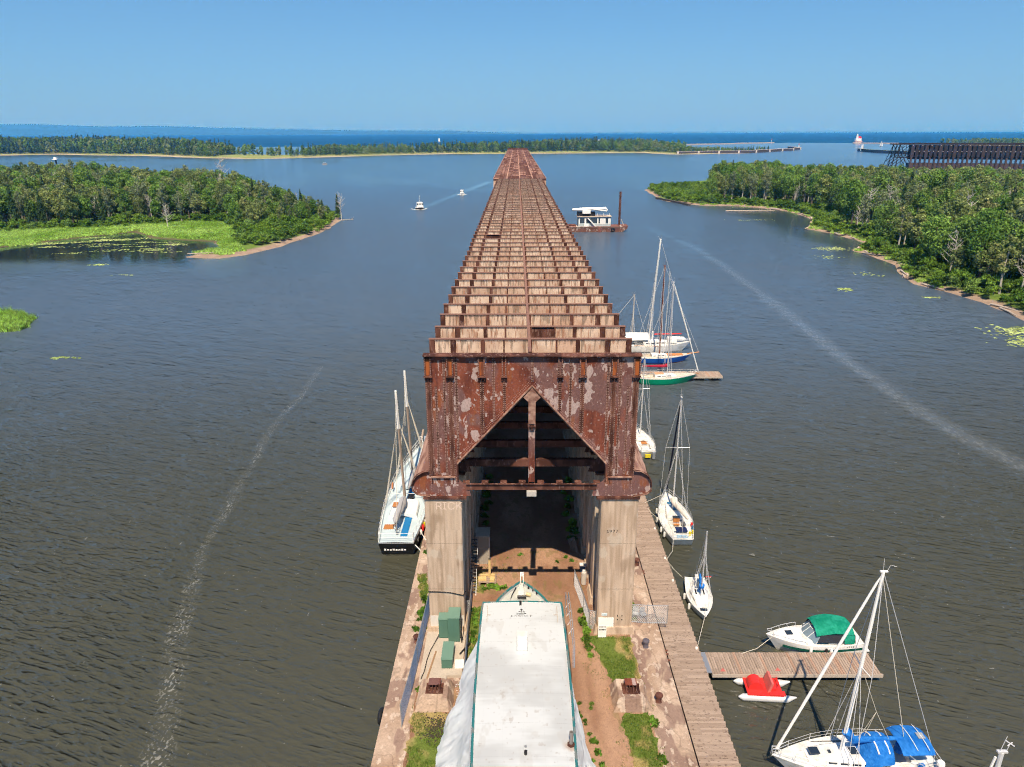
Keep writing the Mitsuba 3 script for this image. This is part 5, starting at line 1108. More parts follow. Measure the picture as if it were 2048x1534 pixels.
part(h, 'canopy_roof', MB().box(24.5, 38.9, BY-3.2, BY+3.2, 6.1, 6.35), col('barge_roof', (.36, .30, .25), .8)); part(h, 'upper_cabin', MB().box(24.6, 32, BY-1.2, BY+2, 6.352, 8.0), BLACK)
for x in (33, 35.5, 38): part(h, 'rail_post', MB().box(x-.08, x+.08, BY-2.4, BY-2.2, 6.352, 7.6), WHITE2)
part(h, 'stairs', MB().poly([(28.6, 5.6), (29.3, 5.6), (32.6, 2.2), (31.9, 2.2)], BY-3.5, BY-2.9, 'y'), WHITE2)
part(k, 'crane_boom', MB().tube([(22.4, BY-1.5, 8.9), (26, BY-1.5, 9.1), (36.4, BY-1.5, 9.5), (37.2, BY-1.5, 8.6)], [.5, .75, .65, .3], 6), WHITE); part(k, 'crane_base', MB().box(26.6, 30, BY-2.4, BY-.8, 7.4, 8.7), WHITE)
part(k, 'crane_jib', MB().tube([(31, BY-2.2, 9.2), (36.8, BY-2.2, 8.4)], .28, 6), OFFW)
for y in (BY-4.1,):
    part(k, 'tyre', MB().grid(torus(.65, .25)).xf(lambda v: v+[39.4, y-.15, 1.0]), BLACK, True); part(k, 'fender_plate', MB().box(33.0, 34.4, y-.25, y-.08, -.2, 2.3), M_RUST)
part(k, 'deck_gear', MB().box(16, 24, BY-2.2, BY+2, 2.17, 2.7), M_RD); part(k, 'deck_box', MB().box(27.3, 29.2, BY-3.4, BY-2.78, 2.17, 3.2), WHITE)
k = thing('harbour_tug', 'narrow working vessel in red, white and black moored along the left side of the dock', 'tug')
BX = -13.2
part(k, 'hull', MB().poly([(-2.2, 150), (-2.4, 178), (-1.5, 184), (0, 186), (1.5, 184), (2.4, 178), (2.2, 150)], -.3, 1.9).place((BX, 0, 0)), BLACK); part(k, 'deck', MB().box(BX-2, BX+2, 151, 180, 1.92, 2.0), col('red_deck', (.42, .16, .11), .8))
part(k, 'rail', MB().box(BX-2.35, BX-2.2, 150, 178, 1.92, 2.5), WHITE); part(k, 'wheelhouse', MB().box(BX-1.5, BX+1.5, 172, 177, 2.0, 5.2), OFFW); part(k, 'funnel', MB().box(BX-.5, BX+.5, 178.2, 179.4, 2.0, 6.4), RED); part(k, 'gear_box', MB().box(BX-1.8, BX-.4, 155, 160, 2.01, 2.9), col('pinkish', (.52, .30, .24), .8)); part(k, 'lamp', MB().box(BX-1.2, BX-.9, 176, 176.3, 5.2, 6.0), BLACK)
def launch(name, label, pos, a, L, B, hm, cab, mast):
    b = Boat(name, label, 'motorboat', pos, a); build_hull(b, hull_shape(L, B, .95, 1.5, .85, .7, 2.0, .1), hm, WHITE2, stripem=WHITE2)
    c = b.add('wheelhouse', MB().cbox((cab[0], 0, 1.0), (cab[1], B*.78, cab[2]), taper=.86), OFFW)
    for y in (-.29, 0, .29): b.add('window', MB().cbox((cab[0]+cab[1]*.455, y*B, 1.0+cab[2]*.55), (.08, B*.19, cab[2]*.26)), DGLASS, parent=c)
    if mast: b.add('mast', MB().tube([(cab[0]-.6, .2, 1+cab[2]), (cab[0]-.6, .2, 1+cab[2]+mast)], .10, 5), WHITE)
    b.add('bow_wave', MB().grid(np.stack([np.stack([np.linspace(L*.45, -L*.3, 12), s*(np.linspace(.3, B*.95, 12)+w_), np.full(12, .05)+.25*(1-abs(w_))*.5], 1) for s in (1,) for w_ in (-.3, .2, .6)], 1)), col('foam', (.72, .74, .74), .9), label='white bow wave')
    b.add('bow_wave', MB().grid(np.stack([np.stack([np.linspace(L*.45, -L*.3, 12), -(np.linspace(.3, B*.95, 12)+w_), np.full(12, .05)+.25*(1-abs(w_))*.5], 1) for w_ in (-.3, .2, .6)], 1)), col('foam', (.72, .74, .74), .9), label='white bow wave')
launch('motor_launch', 'black and white motor launch with a thin mast heading in, left of the dock', (-54.2, 407), -PI/2+.25, 8.0, 4.6, col('black_hull', (.012, .012, .014), .35), (.4, 3.6, 2.9), 3.6)
launch('motor_launch', 'small white cabin boat with bow waves, farther out between launch and dock', (-37.8, 503), -PI/2, 6.5, 3.2, OFFW, (.0, 3.0, 2.3), 0)
k = thing('fishing_boat', 'tiny tan fishing boat far out on the left part of the harbour', 'motorboat'); part(k, 'hull', MB().poly([(-3.4, 0), (3.2, -.1), (3.8, 1.1), (-3.4, .9)], -1, 1, 'y').place((-257, 1008, 0)), col('tan_boat', (.35, .28, .20), .7)); part(k, 'canopy', MB().box(-258.6, -255, 1007.3, 1008.7, 1.9, 2.1), OFFW); part(k, 'people', MB().cbox((-257.4, 1008, .9), (.5, .4, 1.0)).cbox((-255.6, 1008, .9), (.5, .4, .9)), BLACK)
def farsail(x, y, h, a, label, jib=True):
    k = thing('distant_sailboat', label, 'sailboat'); part(k, 'hull', MB().poly([(-h*.28, 0), (h*.26, 0), (h*.34, h*.07), (-h*.28, h*.06)], -h*.06, h*.06, 'y').place((x, y, 0), a), OFFW)
    def sail(pts, name):
        P = np.array([[(q[0]*(1-v)+pts[2][0]*v, .03*h*math.sin(PI*u), q[1]*(1-v)+pts[2][1]*v) for v in np.linspace(0, .98, 6)] for u in np.linspace(0, 1, 6) for q in [(pts[0][0]*(1-u)+pts[1][0]*u, pts[0][1])]]); P = P*[h, h*.9, h]
        part(k, name, MB().grid(P).grid(P[:, ::-1]+[0, .02, 0]).place((x, y, 0), a), WHITE)
    sail([(-.26, .1), (.0, .1), (0, 1.0)], 'mainsail')
    if jib: sail([(.04, .08), (.32, .08), (.03, .92)], 'jib')
    part(k, 'mast', MB().tube([np.array([x, y, .05*h]), np.array([x, y, h*1.02])], h*.008, 5), ALU)
farsail(713.5, 1575, 14.0, .4, 'white sailboat at the end of the right breakwater'); farsail(992, 2083, 15, 2.6, 'white sailboat with heeled sails behind the right breakwater'); farsail(-342, 3400, 15.5, 1.3, 'lone white sailboat out on the blue lake left of the dock end'); 
k = thing('white_cruiser', 'tiny white cruiser out on the lake above the sand spit', 'motorboat'); part(k, 'hull', MB().box(380, 394, 3598, 3602, 0, 3.4), OFFW); part(k, 'house', MB().box(383, 389, 3598.5, 3601.5, 3.4, 6), OFFW)
# ------------------------------------------------------------------ second dock
k = thing('timber_ore_dock', 'dark timber and steel ore dock running out behind the trees on the right', 'ore dock')
def Q2(u): return np.array([418+u*.985, 852-u*.30])
DK2 = col('dark_dock', (.022, .016, .018), .85); DK3 = col('dark_dock2', (.042, .028, .028), .85); DK4 = col('dock_leg', (.075, .048, .042), .9)
a0 = -math.atan2(.30, .985)
def bx2(name, u0, u1, d0, d1, z0, z1, mat, kind=None):
    p = Q2(u0); return part(k, name, MB().box(0, (u1-u0)*1.03, d0, d1, z0, z1).place((p[0], p[1], 0), a0), mat, kind=kind)
dk2 = bx2('deck', -2, 330, -9, 9, 25.4, 26.8, DK2); bx2('parapet', 4, 330, -9.3, -8.8, 26.8, 27.5, DK3)
for i in range(70):
    u = 17+i*4.45
    bx2('pocket_front', u, u+3.2, -9.0, -7.6, 12.5+(i % 3)*.25, 25.2, DK2 if i % 3 else DK3); bx2('leg', u+.5, u+2.2, -9.2, -7.4, 0, 12.4, DK4 if i % 4 == 0 else DK3)
    bx2('lamp_box', u+3.35, u+4.15, -8.9, -8.2, 18.2, 19.1, col('pale_box', (.42, .36, .32), .8)); 
    if i % 2 == 0: bx2('bracket', u+1, u+1.7, -9.5, -9.05, 24.6, 25.3, col('pale_box', (.42, .36, .32), .8))
bx2('back_wall', 17, 330, 6, 7, 10, 25, BLACK); bx2('base', 17, 330, -8, 8, -.5, 6.2, DK4)
for d in (-8, 0, 8):
    p = [np.append(Q2(2), 0), np.append(Q2(4), 25.4)]; q = MB().tube([p[0]+[0, d, 0], p[1]+[0, d, 0]], .45, 6)
    r = lambda u, z: np.append(Q2(u), z)+[0, d, 0]
    for (u0, z0, u1, z1) in ((-4, 0, 4, 25), (-2, 7, 16, 24), (4, 25, 17, 4), (2, 12, 17, 12), (0, 2, 17, 18), (10, 0, 10, 25), (-3, 0, 17, 1)): q.tube([r(u0, z0), r(u1, z1)], .32, 5)
    part(k, 'end_trestle', q, DK2)
# ------------------------------------------------------------------ breakwaters, lighthouse, beacons
def wallpath(name, label, pts, w, h, mat, cat='breakwater', top=None):
    f = thing(name, label, cat)
    for a, b_ in zip(pts[:-1], pts[1:]):
        a, b_ = np.array(a, float), np.array(b_, float); L = np.linalg.norm(b_-a); an = math.atan2(*(b_-a)[::-1])
        part(f, 'section', MB().box(-w*.3, L+w*.3, -w/2, w/2, -1, h).place((a[0], a[1], 0), an), mat)
        if top: part(f, 'top_slab', MB().box(-w*.3, L+w*.3, -w/2-.2, w/2+.2, h+.01, h+.5).place((a[0], a[1], 0), an), top)
    return f
STONE = col('pale_stone', (.42, .36, .32), .9); SHEETP = col('sheet_pile', (.07, .06, .055), .8)
wallpath('breakwater', 'long low stone breakwater reaching into the lake behind the sand spit', [(340, 2250), (632, 2480), (930, 2775)], 7, 3.2, STONE)
wallpath('breakwater', 'stone breakwater leading from the lighthouse towards the right shore', [(1150, 2600), (1210, 2500), (1700, 2300)], 8, 3.2, STONE)
sw = wallpath('sheet_pile_wall', 'dark sheet pile wall with pale posts along the end of the sand spit', [(300, 1425), (456, 1493), (600, 1670), (652, 1760), (668, 1880)], 3, 4.6, SHEETP, 'pier', STONE)
for q in np.linspace(0, 1, 9):
    x, y = np.interp(q, [0, .45, .85, 1], [300, 456, 600, 652]), np.interp(q, [0, .45, .85, 1], [1425, 1493, 1670, 1760]); part(sw, 'post', MB().cbox((x+.6, y-2.2, 0), (3.4, 1.4, 5.0)), col('post_pale', (.55, .48, .42), .8))
wallpath('sheet_pile_wall', 'dark curved pile wall with a grassy top on the right of the harbour entrance', [(715, 1600), (700, 1490), (705, 1330), (780, 1200)][::1], 3, 5, SHEETP, 'pier', col('wall_top', (.25, .27, .15), .9))
def beacon(x, y, h, label):
    f = thing('beacon', label, 'beacon'); part(f, 'tower', MB().lathe([(1.0, 2), (.7, h*.8)], (x, y, 0), 8), WHITE2); part(f, 'lantern', MB().lathe([(1.3, h*.8), (1.3, h*.92), (.2, h)], (x, y, 0), 8), col('beacon_red', (.4, .1, .08), .6))
beacon(650, 1762, 13, 'small beacon at the tip of the pile wall on the spit'); beacon(922, 2770, 15, 'tiny beacon at the end of the long stone breakwater')
k = thing('lighthouse', 'white lighthouse with a red roof standing on the breakwater end', 'lighthouse'); lx, ly = 1150, 2590; sc = 1.0
part(k, 'foundation', MB().lathe([(13, -1), (13, 3.5), (11, 4.5)], (lx, ly, 0), 12), STONE); part(k, 'base', MB().box(lx-8, lx+15, ly-6, ly+6, 4.5, 9), col('pink_base', (.48, .33, .30), .8)); part(k, 'house', MB().box(lx-7, lx+12, ly-5, ly+5, 9, 17), WHITE)
part(k, 'roof', MB().poly([(lx-1, 17), (lx+13, 17), (lx+8.5, 24), (lx+2, 24)], ly-5.4, ly+5.4, 'y'), RED); part(k, 'tower', MB().lathe([(4.6, 9), (3.6, 24), (4.4, 24.2), (4.4, 25)], (lx-2.5, ly-3, 0), 12), WHITE); part(k, 'lantern', MB().lathe([(1.9, 25), (1.9, 28.5), (2.4, 28.6), (.3, 31.5)], (lx-2.5, ly-3, 0), 10), WHITE2)
part(k, 'window', MB().box(lx-5, lx-3.8, ly-7.4, ly-6.6, 17, 19), DGLASS)
k = thing('navigation_marker', 'white topped navigation marker standing behind the trees on the left', 'marker'); part(k, 'pile', MB().tube([(-428, 700, 0), (-428, 700, 17)], .7, 6), BLACK); part(k, 'platform', MB().box(-430.2, -425.8, 698, 702, 17, 17.8).box(-429.2, -426.8, 699, 701, 17.8, 19.4), WHITE2)
# ------------------------------------------------------------------ land
import shapely
def land(name, poly, step, hmax, slope, mat, rough=.5, seed=0, pad=12):
    pg = sg.Polygon(poly).buffer(0); x0, y0, x1, y1 = pg.bounds; x0 -= pad; y0 -= pad; x1 += pad; y1 += pad
    nx, ny = int((x1-x0)/step)+2, int((y1-y0)/step)+2
    X, Y = np.meshgrid(np.linspace(x0, x1, nx), np.linspace(y0, y1, ny), indexing='ij'); q = np.column_stack([X.ravel(), Y.ravel()])
    pts = shapely.points(q); ins = shapely.contains_xy(pg, q[:, 0], q[:, 1]); d = shapely.distance(pts, pg.exterior); d = np.where(ins, d, -d)
    d = d+(meshkit.fbm(np.column_stack([q/(step*4), q[:, :1]*0+seed]), 3)-.5)*step*1.2
    z = np.where(d > 0, hmax*(1-np.exp(-np.maximum(d, 0)*slope/hmax)), d*slope)
    z += rough*(meshkit.fbm(np.column_stack([q/(step*6), q[:, :1]*0+seed+5]), 4)-.5)*np.clip(d/8, 0, 1)
    z = np.maximum(z, -.8); i, j = np.meshgrid(np.arange(nx-1), np.arange(ny-1), indexing='ij'); o = (i*ny+j).ravel()
    f = np.stack([o, o+ny, o+ny+1, o+1], 1); f = f[(d[f] > -8).any(1)]
    struct(name, MB().add(np.column_stack([q, z]), f), mat, True); return pg
def zland(hmax, slope, d): return hmax*(1-np.exp(-np.maximum(d, 0)*slope/hmax))
ISL = [(-330, 225), (-250, 245), (-215, 258), (-192, 268), (-189, 276), (-181, 291), (-172, 302), (-164, 313), (-157, 305), (-150, 294), (-134, 287), (-118, 283), (-108, 264), (-113, 254), (-115, 246), (-101, 243), (-95, 251), (-89, 270), (-85, 298), (-83, 324), (-86, 357), (-92, 376), (-106, 396), (-128, 418), (-165, 455), (-215, 500), (-300, 540), (-420, 560), (-420, 300)]
PEN = [(92, 545), (88, 468), (92, 444), (104, 425), (125, 421), (140, 398), (142, 369), (139, 351), (124, 318), (127, 305), (130, 287), (130, 275), (117, 257), (118.5, 243), (118, 228), (110, 208), (108, 197), (111, 185), (112.5, 175), (112, 165), (110, 150), (112, 120), (112, 60), (420, 60), (640, 780), (330, 790), (200, 690), (120, 600)]
SPT = [(-2400, 1560), (-1015, 1486), (-954, 1547), (-775, 1461), (-688, 1421), (-542, 1295), (-419, 1236), (-366, 1278), (-254, 1405), (-131, 1490), (-33, 1478), (65, 1502), (167, 1527), (255, 1516), (288, 1412), (363, 1436), (456, 1495), (600, 1678), (648, 1762), (600, 1800), (470, 1640), (400, 1740), (330, 2100), (200, 2010), (60, 1880), (-120, 1760), (-300, 1600), (-430, 1440), (-560, 1500), (-720, 1720), (-1000, 1980), (-2400, 2350)]
pgI = land('island', ISL, 2.5, 1.3, .20, M_LAND, .5, 1); pgP = land('right_shore', PEN, 2.5, 1.5, .24, M_LAND, .5, 2); pgS = land('sand_spit', SPT, 13.0, 2.6, .09, M_SPIT, 3.0, 3, 40)
pgE = land('far_point', [(1250, 2330), (1700, 1900), (2600, 1750), (2600, 2500), (1500, 2420)], 25.0, 4.0, .08, M_SPIT, 3.0, 4, 60)
# ------------------------------------------------------------------ tree shapes
def leaves(c, nrm, size, g, aspect=.62):
    k = len(c); r = g.normal(size=(k, 3)); n = nrm*.9+r*.75; n /= np.linalg.norm(n, axis=1, keepdims=True)
    a = np.cross(n, g.normal(size=(k, 3))); a /= np.linalg.norm(a, axis=1, keepdims=True)+1e-9; b = np.cross(n, a)
    s = size*g.uniform(.6, 1.35, (k, 1)); v = np.stack([c-a*s*.5, c-b*s*.5*aspect, c+a*s*.5, c+b*s*.5*aspect], 1).reshape(-1, 3)
    return v, np.arange(4*k).reshape(-1, 4)
def broadleaf(seed, H, R, k, size, low=.28, nb=15, top=.5):
    g = np.random.default_rng(seed); m = MB(); tr = MB()
    tr.tube([(0, 0, -.3), (g.normal()*.15, g.normal()*.15, H*.35), (g.normal()*.3, g.normal()*.3, H*.8)], [.022*H, .016*H, .005*H], 6)
    cs, rs = [], []
    for i in range(nb):
        h = low+(1-low-.10)*(i+.5)/nb; prof = math.sin(PI*min(1, (h-low)/(1.02-low))**.75)**.8
        a = i*2.4+g.uniform(-.6, .6); rr = R*prof*g.uniform(.35, .78)
        cs.append((rr*math.cos(a), rr*math.sin(a), h*H)); rs.append(R*g.uniform(.30, .50)*(.75+.4*prof))
    cs.append((g.normal()*.2, g.normal()*.2, H*.93)); rs.append(R*.30); cs, rs = np.array(cs), np.array(rs)
    for c, r in list(zip(cs, rs))[::2]: tr.tube([(0, 0, max(H*.18, c[2]*.62)), tuple(c)], [.008*H, .002*H], 4, False)
    w = rs**2/np.sum(rs**2); idx = g.choice(len(cs), k, p=w); d = g.normal(size=(k, 3)); d /= np.linalg.norm(d, axis=1, keepdims=True); d[:, 2] = d[:, 2]*.9+.12
    rad = rs[idx]*(.55+.5*np.sqrt(g.uniform(size=k))); c = cs[idx]+d*rad[:, None]*[1, 1, .82]
    m.add(*leaves(c, d, size, g)); return m, tr
def conifer(seed, H, R, k, size):
    g = np.random.default_rng(seed); m = MB(); tr = MB().tube([(0, 0, -.3), (0, 0, H)], [.018*H, .004*H], 6)
    h = 1-(1-.16)*np.sqrt(g.uniform(size=k)); lay = np.floor(h*11)/11; a = g.uniform(0, 2*PI, k); wob_ = .75+.35*np.sin(a*5+lay*40)+g.normal(size=k)*.08
    r = R*(1-h)**.8*wob_*np.sqrt(g.uniform(.08, 1, k)); c = np.stack([r*np.cos(a), r*np.sin(a), h*H-.25*r], 1); d = np.stack([np.cos(a), np.sin(a), .5+0*a], 1)
    m.add(*leaves(c, d, size, g, .5)); return m, tr
def bush(seed, H, R, k, size):
    g = np.random.default_rng(seed); m = MB(); tr = MB(); cs = np.column_stack([g.normal(size=(7, 2))*R*.42, g.uniform(.3, .72, 7)*H]); rs = R*g.uniform(.35, .6, 7)
    idx = g.integers(0, 7, k); d = g.normal(size=(k, 3)); d /= np.linalg.norm(d, axis=1, keepdims=True); d[:, 2] = np.abs(d[:, 2])*.9-.15
    c = cs[idx]+d*(rs[idx]*(.6+.45*g.uniform(size=k)))[:, None]*[1, 1, .8]; c[:, 2] = np.maximum(c[:, 2], .1); m.add(*leaves(c, d, size, g))
    for q in cs[:4]: tr.tube([(0, 0, -.2), tuple(q)], [.05, .02], 4, False)
    return m, tr
def snag(seed, H):
    g = np.random.default_rng(seed); tr = MB().tube([(0, 0, -.3), (g.normal()*.3, g.normal()*.3, H*.5), (g.normal()*.6, g.normal()*.6, H)], [.02*H, .013*H, .003*H], 6); br = MB()
    for i in range(26):
        h = g.uniform(.30, .97); a = g.uniform(0, 2*PI); l = H*(.10+.24*(1-h))*g.uniform(.5, 1.2); p = np.array([0, 0, h*H]); q = p+[l*math.cos(a), l*math.sin(a), l*.75]; mid = (p+q)/2+[0, 0, -.06*l]
        br.tube([p, mid, q], [.007*H, .005*H, .002*H], 4, False)
        for j in range(2): b_ = mid+(q-mid)*g.uniform(.1, .8); br.tube([b_, b_+g.normal(size=3)*l*.28+[0, 0, l*.2]], [.004*H, .0015*H], 3, False)
    return br, tr
def group(gid, made, leafm, barkm):
    m, tr = made; scene[gid] = {'type': 'shapegroup', 'crown': mikit.ply(m.get(), leafm), 'trunk': mikit.ply(tr.get(), barkm)}
    return gid
G_ = {}
def kinds(kd, n, make, leafm, barkm=BARK): G_[kd] = [group(f'group_{kd}_{i}', make(i), leafm[i % len(leafm)], barkm) for i in range(n)]
kinds('broad', 9, lambda i: broadleaf(10+i, 15.5, 3.3+.5*(i % 4), 2300, .66, [.22, .30, .40][i % 3], [15, 11, 19][i % 3]), [L_DARK, L_OLIVE, L_MID])
kinds('aspen', 4, lambda i: broadleaf(30+i, 17, 2.5+.2*i, 1500, .58, .34, 13), [L_OLIVE, L_SILVER], col('pale_bark', (.38, .36, .32), .8))
kinds('pine', 3, lambda i: conifer(40+i, 16, 2.7, 1700, .66), [L_PINE])
kinds('bush', 4, lambda i: bush(50+i, 3.0, 2.2, 800, .42), [L_BUSH, L_BUSH, L_DARK])
kinds('snag', 3, lambda i: snag(60+i, 13.5), [DEADW], DEADW)
kinds('farbroad', 3, lambda i: broadleaf(70+i, 14, 4.3, 190, 2.3, .12, 9), [L_DARK, L_DARK, L_OLIVE])
kinds('farpine', 2, lambda i: conifer(80+i, 17, 3.3, 150, 2.0), [L_PINE])
kinds('reed', 3, lambda i: (blades([[(-1.6, -1.6), (1.6, -1.6), (1.6, 1.6), (-1.6, 1.6)]], 34, 1.5, .13, 90+i, lambda x, y: x*0-.1, .35), MB().add([(0, 0, 0), (.01, 0, 0), (0, 0, .2)], [(0, 1, 2)])), [L_REED])
def inst(key, gid, x, y, z, s, a, sz=None): scene[key] = {'type': 'instance', 'g': {'type': 'ref', 'id': gid}, 'to_world': T(x, y, z, a, s, s, sz or s)}
def scatter(pg, sp, seed, inset=0.0, keep=None):
    g = np.random.default_rng(seed); p = pg.buffer(-inset); x0, y0, x1, y1 = p.bounds
    X, Y = np.meshgrid(np.arange(x0, x1, sp), np.arange(y0, y1, sp*.87), indexing='ij'); X = X+(np.arange(X.shape[1]) % 2)[None]*sp/2
    q = np.column_stack([X.ravel(), Y.ravel()])+g.uniform(-.38*sp, .38*sp, (X.size, 2)); q = q[shapely.contains_xy(p, q[:, 0], q[:, 1])]
    return q[keep(q)] if keep is not None else q
def inview(q, m=14.0):
    z = q[:, 1]*.945+13; return np.abs(q[:, 0]-EYE[0]+.007*q[:, 1]) < .706*z+m
def edged(pg, q): return shapely.distance(shapely.points(q), pg.exterior)
# ---- which trees are single things: those that show largest
def zone(side, x, y):
    if side == 0:
        if x > -104: return 'at the outer tip of the left island'
        if x > -140: return 'on the right half of the left island'
        if x > -185: return 'behind the marsh grass of the left island'
        return 'near the left picture edge on the island'
    if x > 0.60*y+20 and y < 260: return 'near the right edge of the picture'
    if y < 235: return 'above the driftwood beach of the right shore'
    if y < 300: return 'behind the small sandy spit of the right shore'
    if y < 370: return 'around the bay of the right shore'
    if y < 450: return 'behind the bleached fallen tree off the right shore'
    return 'towards the far point of the right shore'
KN = {'broad': ('broadleaf_tree', 'tree', 'broadleaf tree'), 'aspen': ('aspen_tree', 'tree', 'aspen'), 'pine': ('pine_tree', 'tree', 'conifer'), 'bush': ('shrub', 'bush', 'shrub'), 'snag': ('dead_tree', 'dead tree', 'dead tree')}
PL = {'broad': 'broadleaf trees', 'aspen': 'aspens', 'pine': 'conifers', 'bush': 'shrubs', 'snag': 'dead trees'}
CAP = [([0, 100, 250, 350, 440, 480, 560, 600, 650, 690], [325, 322, 322, 328, 338, 352, 375, 385, 395, 420]),
       ([1380, 1400, 1450, 1540, 1600, 1700, 1790, 1850, 1950, 2048], [372, 345, 322, 326, 334, 337, 344, 341, 341, 346])]
def canopy_cap(side, x, y):
    """height of the wood's canopy: it falls away towards the back and the outer ends of each wood"""
    zc = .945*y+13; u = 1024+1450*(x+1.1+.0069*y)/zc; v = np.interp(u, *CAP[side])+(u-1024)*.0034
    return 39.8-y*math.tan(math.radians(19.11)+math.atan((v-767)/1450))
trees = []   # (side, kind, x, y, z, scale, scale z)
def plant(side, pg, hmax, slope, sp, seed, tree_ok, bush_band):
    g = np.random.default_rng(seed); q = scatter(pg, sp, seed, 3.0); q = q[inview(q)]; d = edged(pg, q); ok = tree_ok(q, d); q, d = q[ok], d[ok]
    big = meshkit.fbm(np.column_stack([q/38, q[:, :1]*0+seed]), 3)
    for (x, y), dd, b_ in zip(q, d, big):
        r = g.uniform(); kd = 'pine' if r < (.10 if side else .14)+.25*max(0, b_-.55) else 'aspen' if r < .40 else 'snag' if r > .94 else 'broad'
        s = (.78+.5*b_)*g.uniform(.72, 1.22)*min(1, .55+dd/22)*(1 if side else 1-.52*float(np.clip((x+150)/50, 0, 1)))
        cap = canopy_cap(side, x, y)*g.uniform(.78, 1.06)
        if cap < 4.5: continue
        s = min(s, cap/(15.5 if kd != 'aspen' else 17))
        trees.append((side, kd, x, y, zland(hmax, slope, dd)-.1, s, s*g.uniform(.92, 1.12)))
    q = scatter(pg, 3.6, seed+1, .8); q = q[inview(q)]; d = edged(pg, q); ok = bush_band(q, d); q, d = q[ok], d[ok]
    for (x, y), dd in zip(q, d): s = g.uniform(.55, 1.35)*min(1, .5+dd/9); trees.append((side, 'bush', x, y, zland(hmax, slope, dd)-.1, s, s*g.uniform(.8, 1.5)))
TREEI = sg.Polygon([(-420, 290), (-240, 296), (-221, 303), (-214, 306), (-199, 314), (-186, 319), (-173, 325), (-161, 333), (-148, 342), (-134, 338), (-121, 316), (-110, 296), (-101, 268), (-93, 278), (-88, 310), (-90, 358), (-95, 374), (-108, 392), (-130, 414), (-167, 450), (-217, 494), (-300, 534), (-420, 554)])
tipI = lambda q: np.clip((-150-q[:, 0])/25, 0, 1)
plant(0, pgI, 1.3, .20, 6.0, 21, lambda q, d: shapely.contains_xy(TREEI, q[:, 0], q[:, 1]) & ((q[:, 0] < -112) | (q[:, 1] > 325)) & (q[:, 1] < 520),
      lambda q, d: shapely.contains_xy(TREEI.buffer(3), q[:, 0], q[:, 1]) & ((edged(TREEI, q) < 7) | ((q[:, 0] > -126) & (q[:, 1] < 400))) & (q[:, 1] < 450))
plant(1, pgP, 1.5, .24, 6.2, 31, lambda q, d: (d > 5+5*meshkit.noise(np.column_stack([q/17, q[:, :1]*0]))) & (q[:, 1] > 130) & (q[:, 1] < 700) & (q[:, 0] > .262*q[:, 1]-2) & (q[:, 1] < 600) & (meshkit.noise(np.column_stack([q/9, q[:, :1]*0+8])) > .20), lambda q, d: (d > 1.6) & ((d < 12) | (q[:, 0] < .27*q[:, 1])) & (q[:, 1] < 560) & (q[:, 1] > 140) | ((q[:, 1] < 240) & (d < 26) & (d > 3) & (q[:, 1] > 140)))
def size_px(t):
    h = {'broad': 15.5, 'aspen': 17, 'pine': 16, 'bush': 3.2, 'snag': 13.5}[t[1]]*t[6]; return h/(t[3]*.945+13)
trees.sort(key=lambda t: -size_px(t)*(1.0 if t[1] != 'bush' else 2.2)*(4 if t[1] == 'snag' else 1))
cnt = {}; rnd = np.random.default_rng(77)
LIMIT = {'broad': 130, 'aspen': 60, 'pine': 45, 'bush': 60, 'snag': 40}
for side, kd, x, y, z, s, sz in trees:
    a = rnd.uniform(0, 2*PI); gl = G_[kd]; vi = int(rnd.integers(len(gl))); gid = gl[vi]
    c = cnt.get(kd, 0); cnt[kd] = c+1
    if c < LIMIT[kd]:
        nm, ct, lb = KN[kd]; zn = zone(side, x, y); tw_ = ((['dark green', 'olive green', 'fresh green'][vi % 3] if kd == 'broad' else ['olive', 'silvery'][vi % 2] if kd == 'aspen' else 'dark green' if kd == 'pine' else 'bright green' if kd == 'bush' else 'bare pale')); hw_ = 'tall' if s > 1.0 else 'low' if s < .72 else 'medium'
        key = thing(nm, f'{hw_} {tw_} {lb} {zn}', ct, f'{hw_} {tw_} {PL[kd]} {zn}')
        inst(key, gid, x, y, z, s, a, sz)
    else: key = uniq(f'{["island","shore"][side]}_{"scrub" if kd == "bush" else "wood"}__001'); inst(key, gid, x, y, z, s, a, sz)
for key, lb, ct in (('island_wood', 'dense mixed wood filling the back of the left island', 'wood'), ('shore_wood', 'dense mixed wood filling the right shore', 'wood'), ('island_scrub', 'low green scrub around the trees of the left island', 'scrub'), ('shore_scrub', 'low green scrub along the right shore', 'scrub')): labels[key] = {'label': lb, 'category': ct, 'kind': 'stuff'}
# a few single conspicuous trees
for kd, x, y, s, lb in (('snag', -205, 520, 1.75, 'tall forked dead tree rising above the left island skyline'), ('snag', -84.5, 352, .9, 'thin dead trunk beside a small spruce at the island tip'), ('pine', -88, 360, .72, 'small dark spruce at the outer tip of the left island'), ('snag', -152, 318, .75, 'slim white dead trunk standing in the bright marsh grass'), ('snag', 158, 232, 1.25, 'white leafless tree with many branches at the right edge of the picture'), ('snag', 150, 400, 1.0, 'white dead trunk in front of the trees of the right shore'), ('snag', 121, 213, .8, 'grey bushy dead tree close to the beach of the right shore')):
    nm, ct, _ = KN[kd]; inst(thing(nm, lb, ct), G_[kd][0], x, y, .9, s, x*1.7)
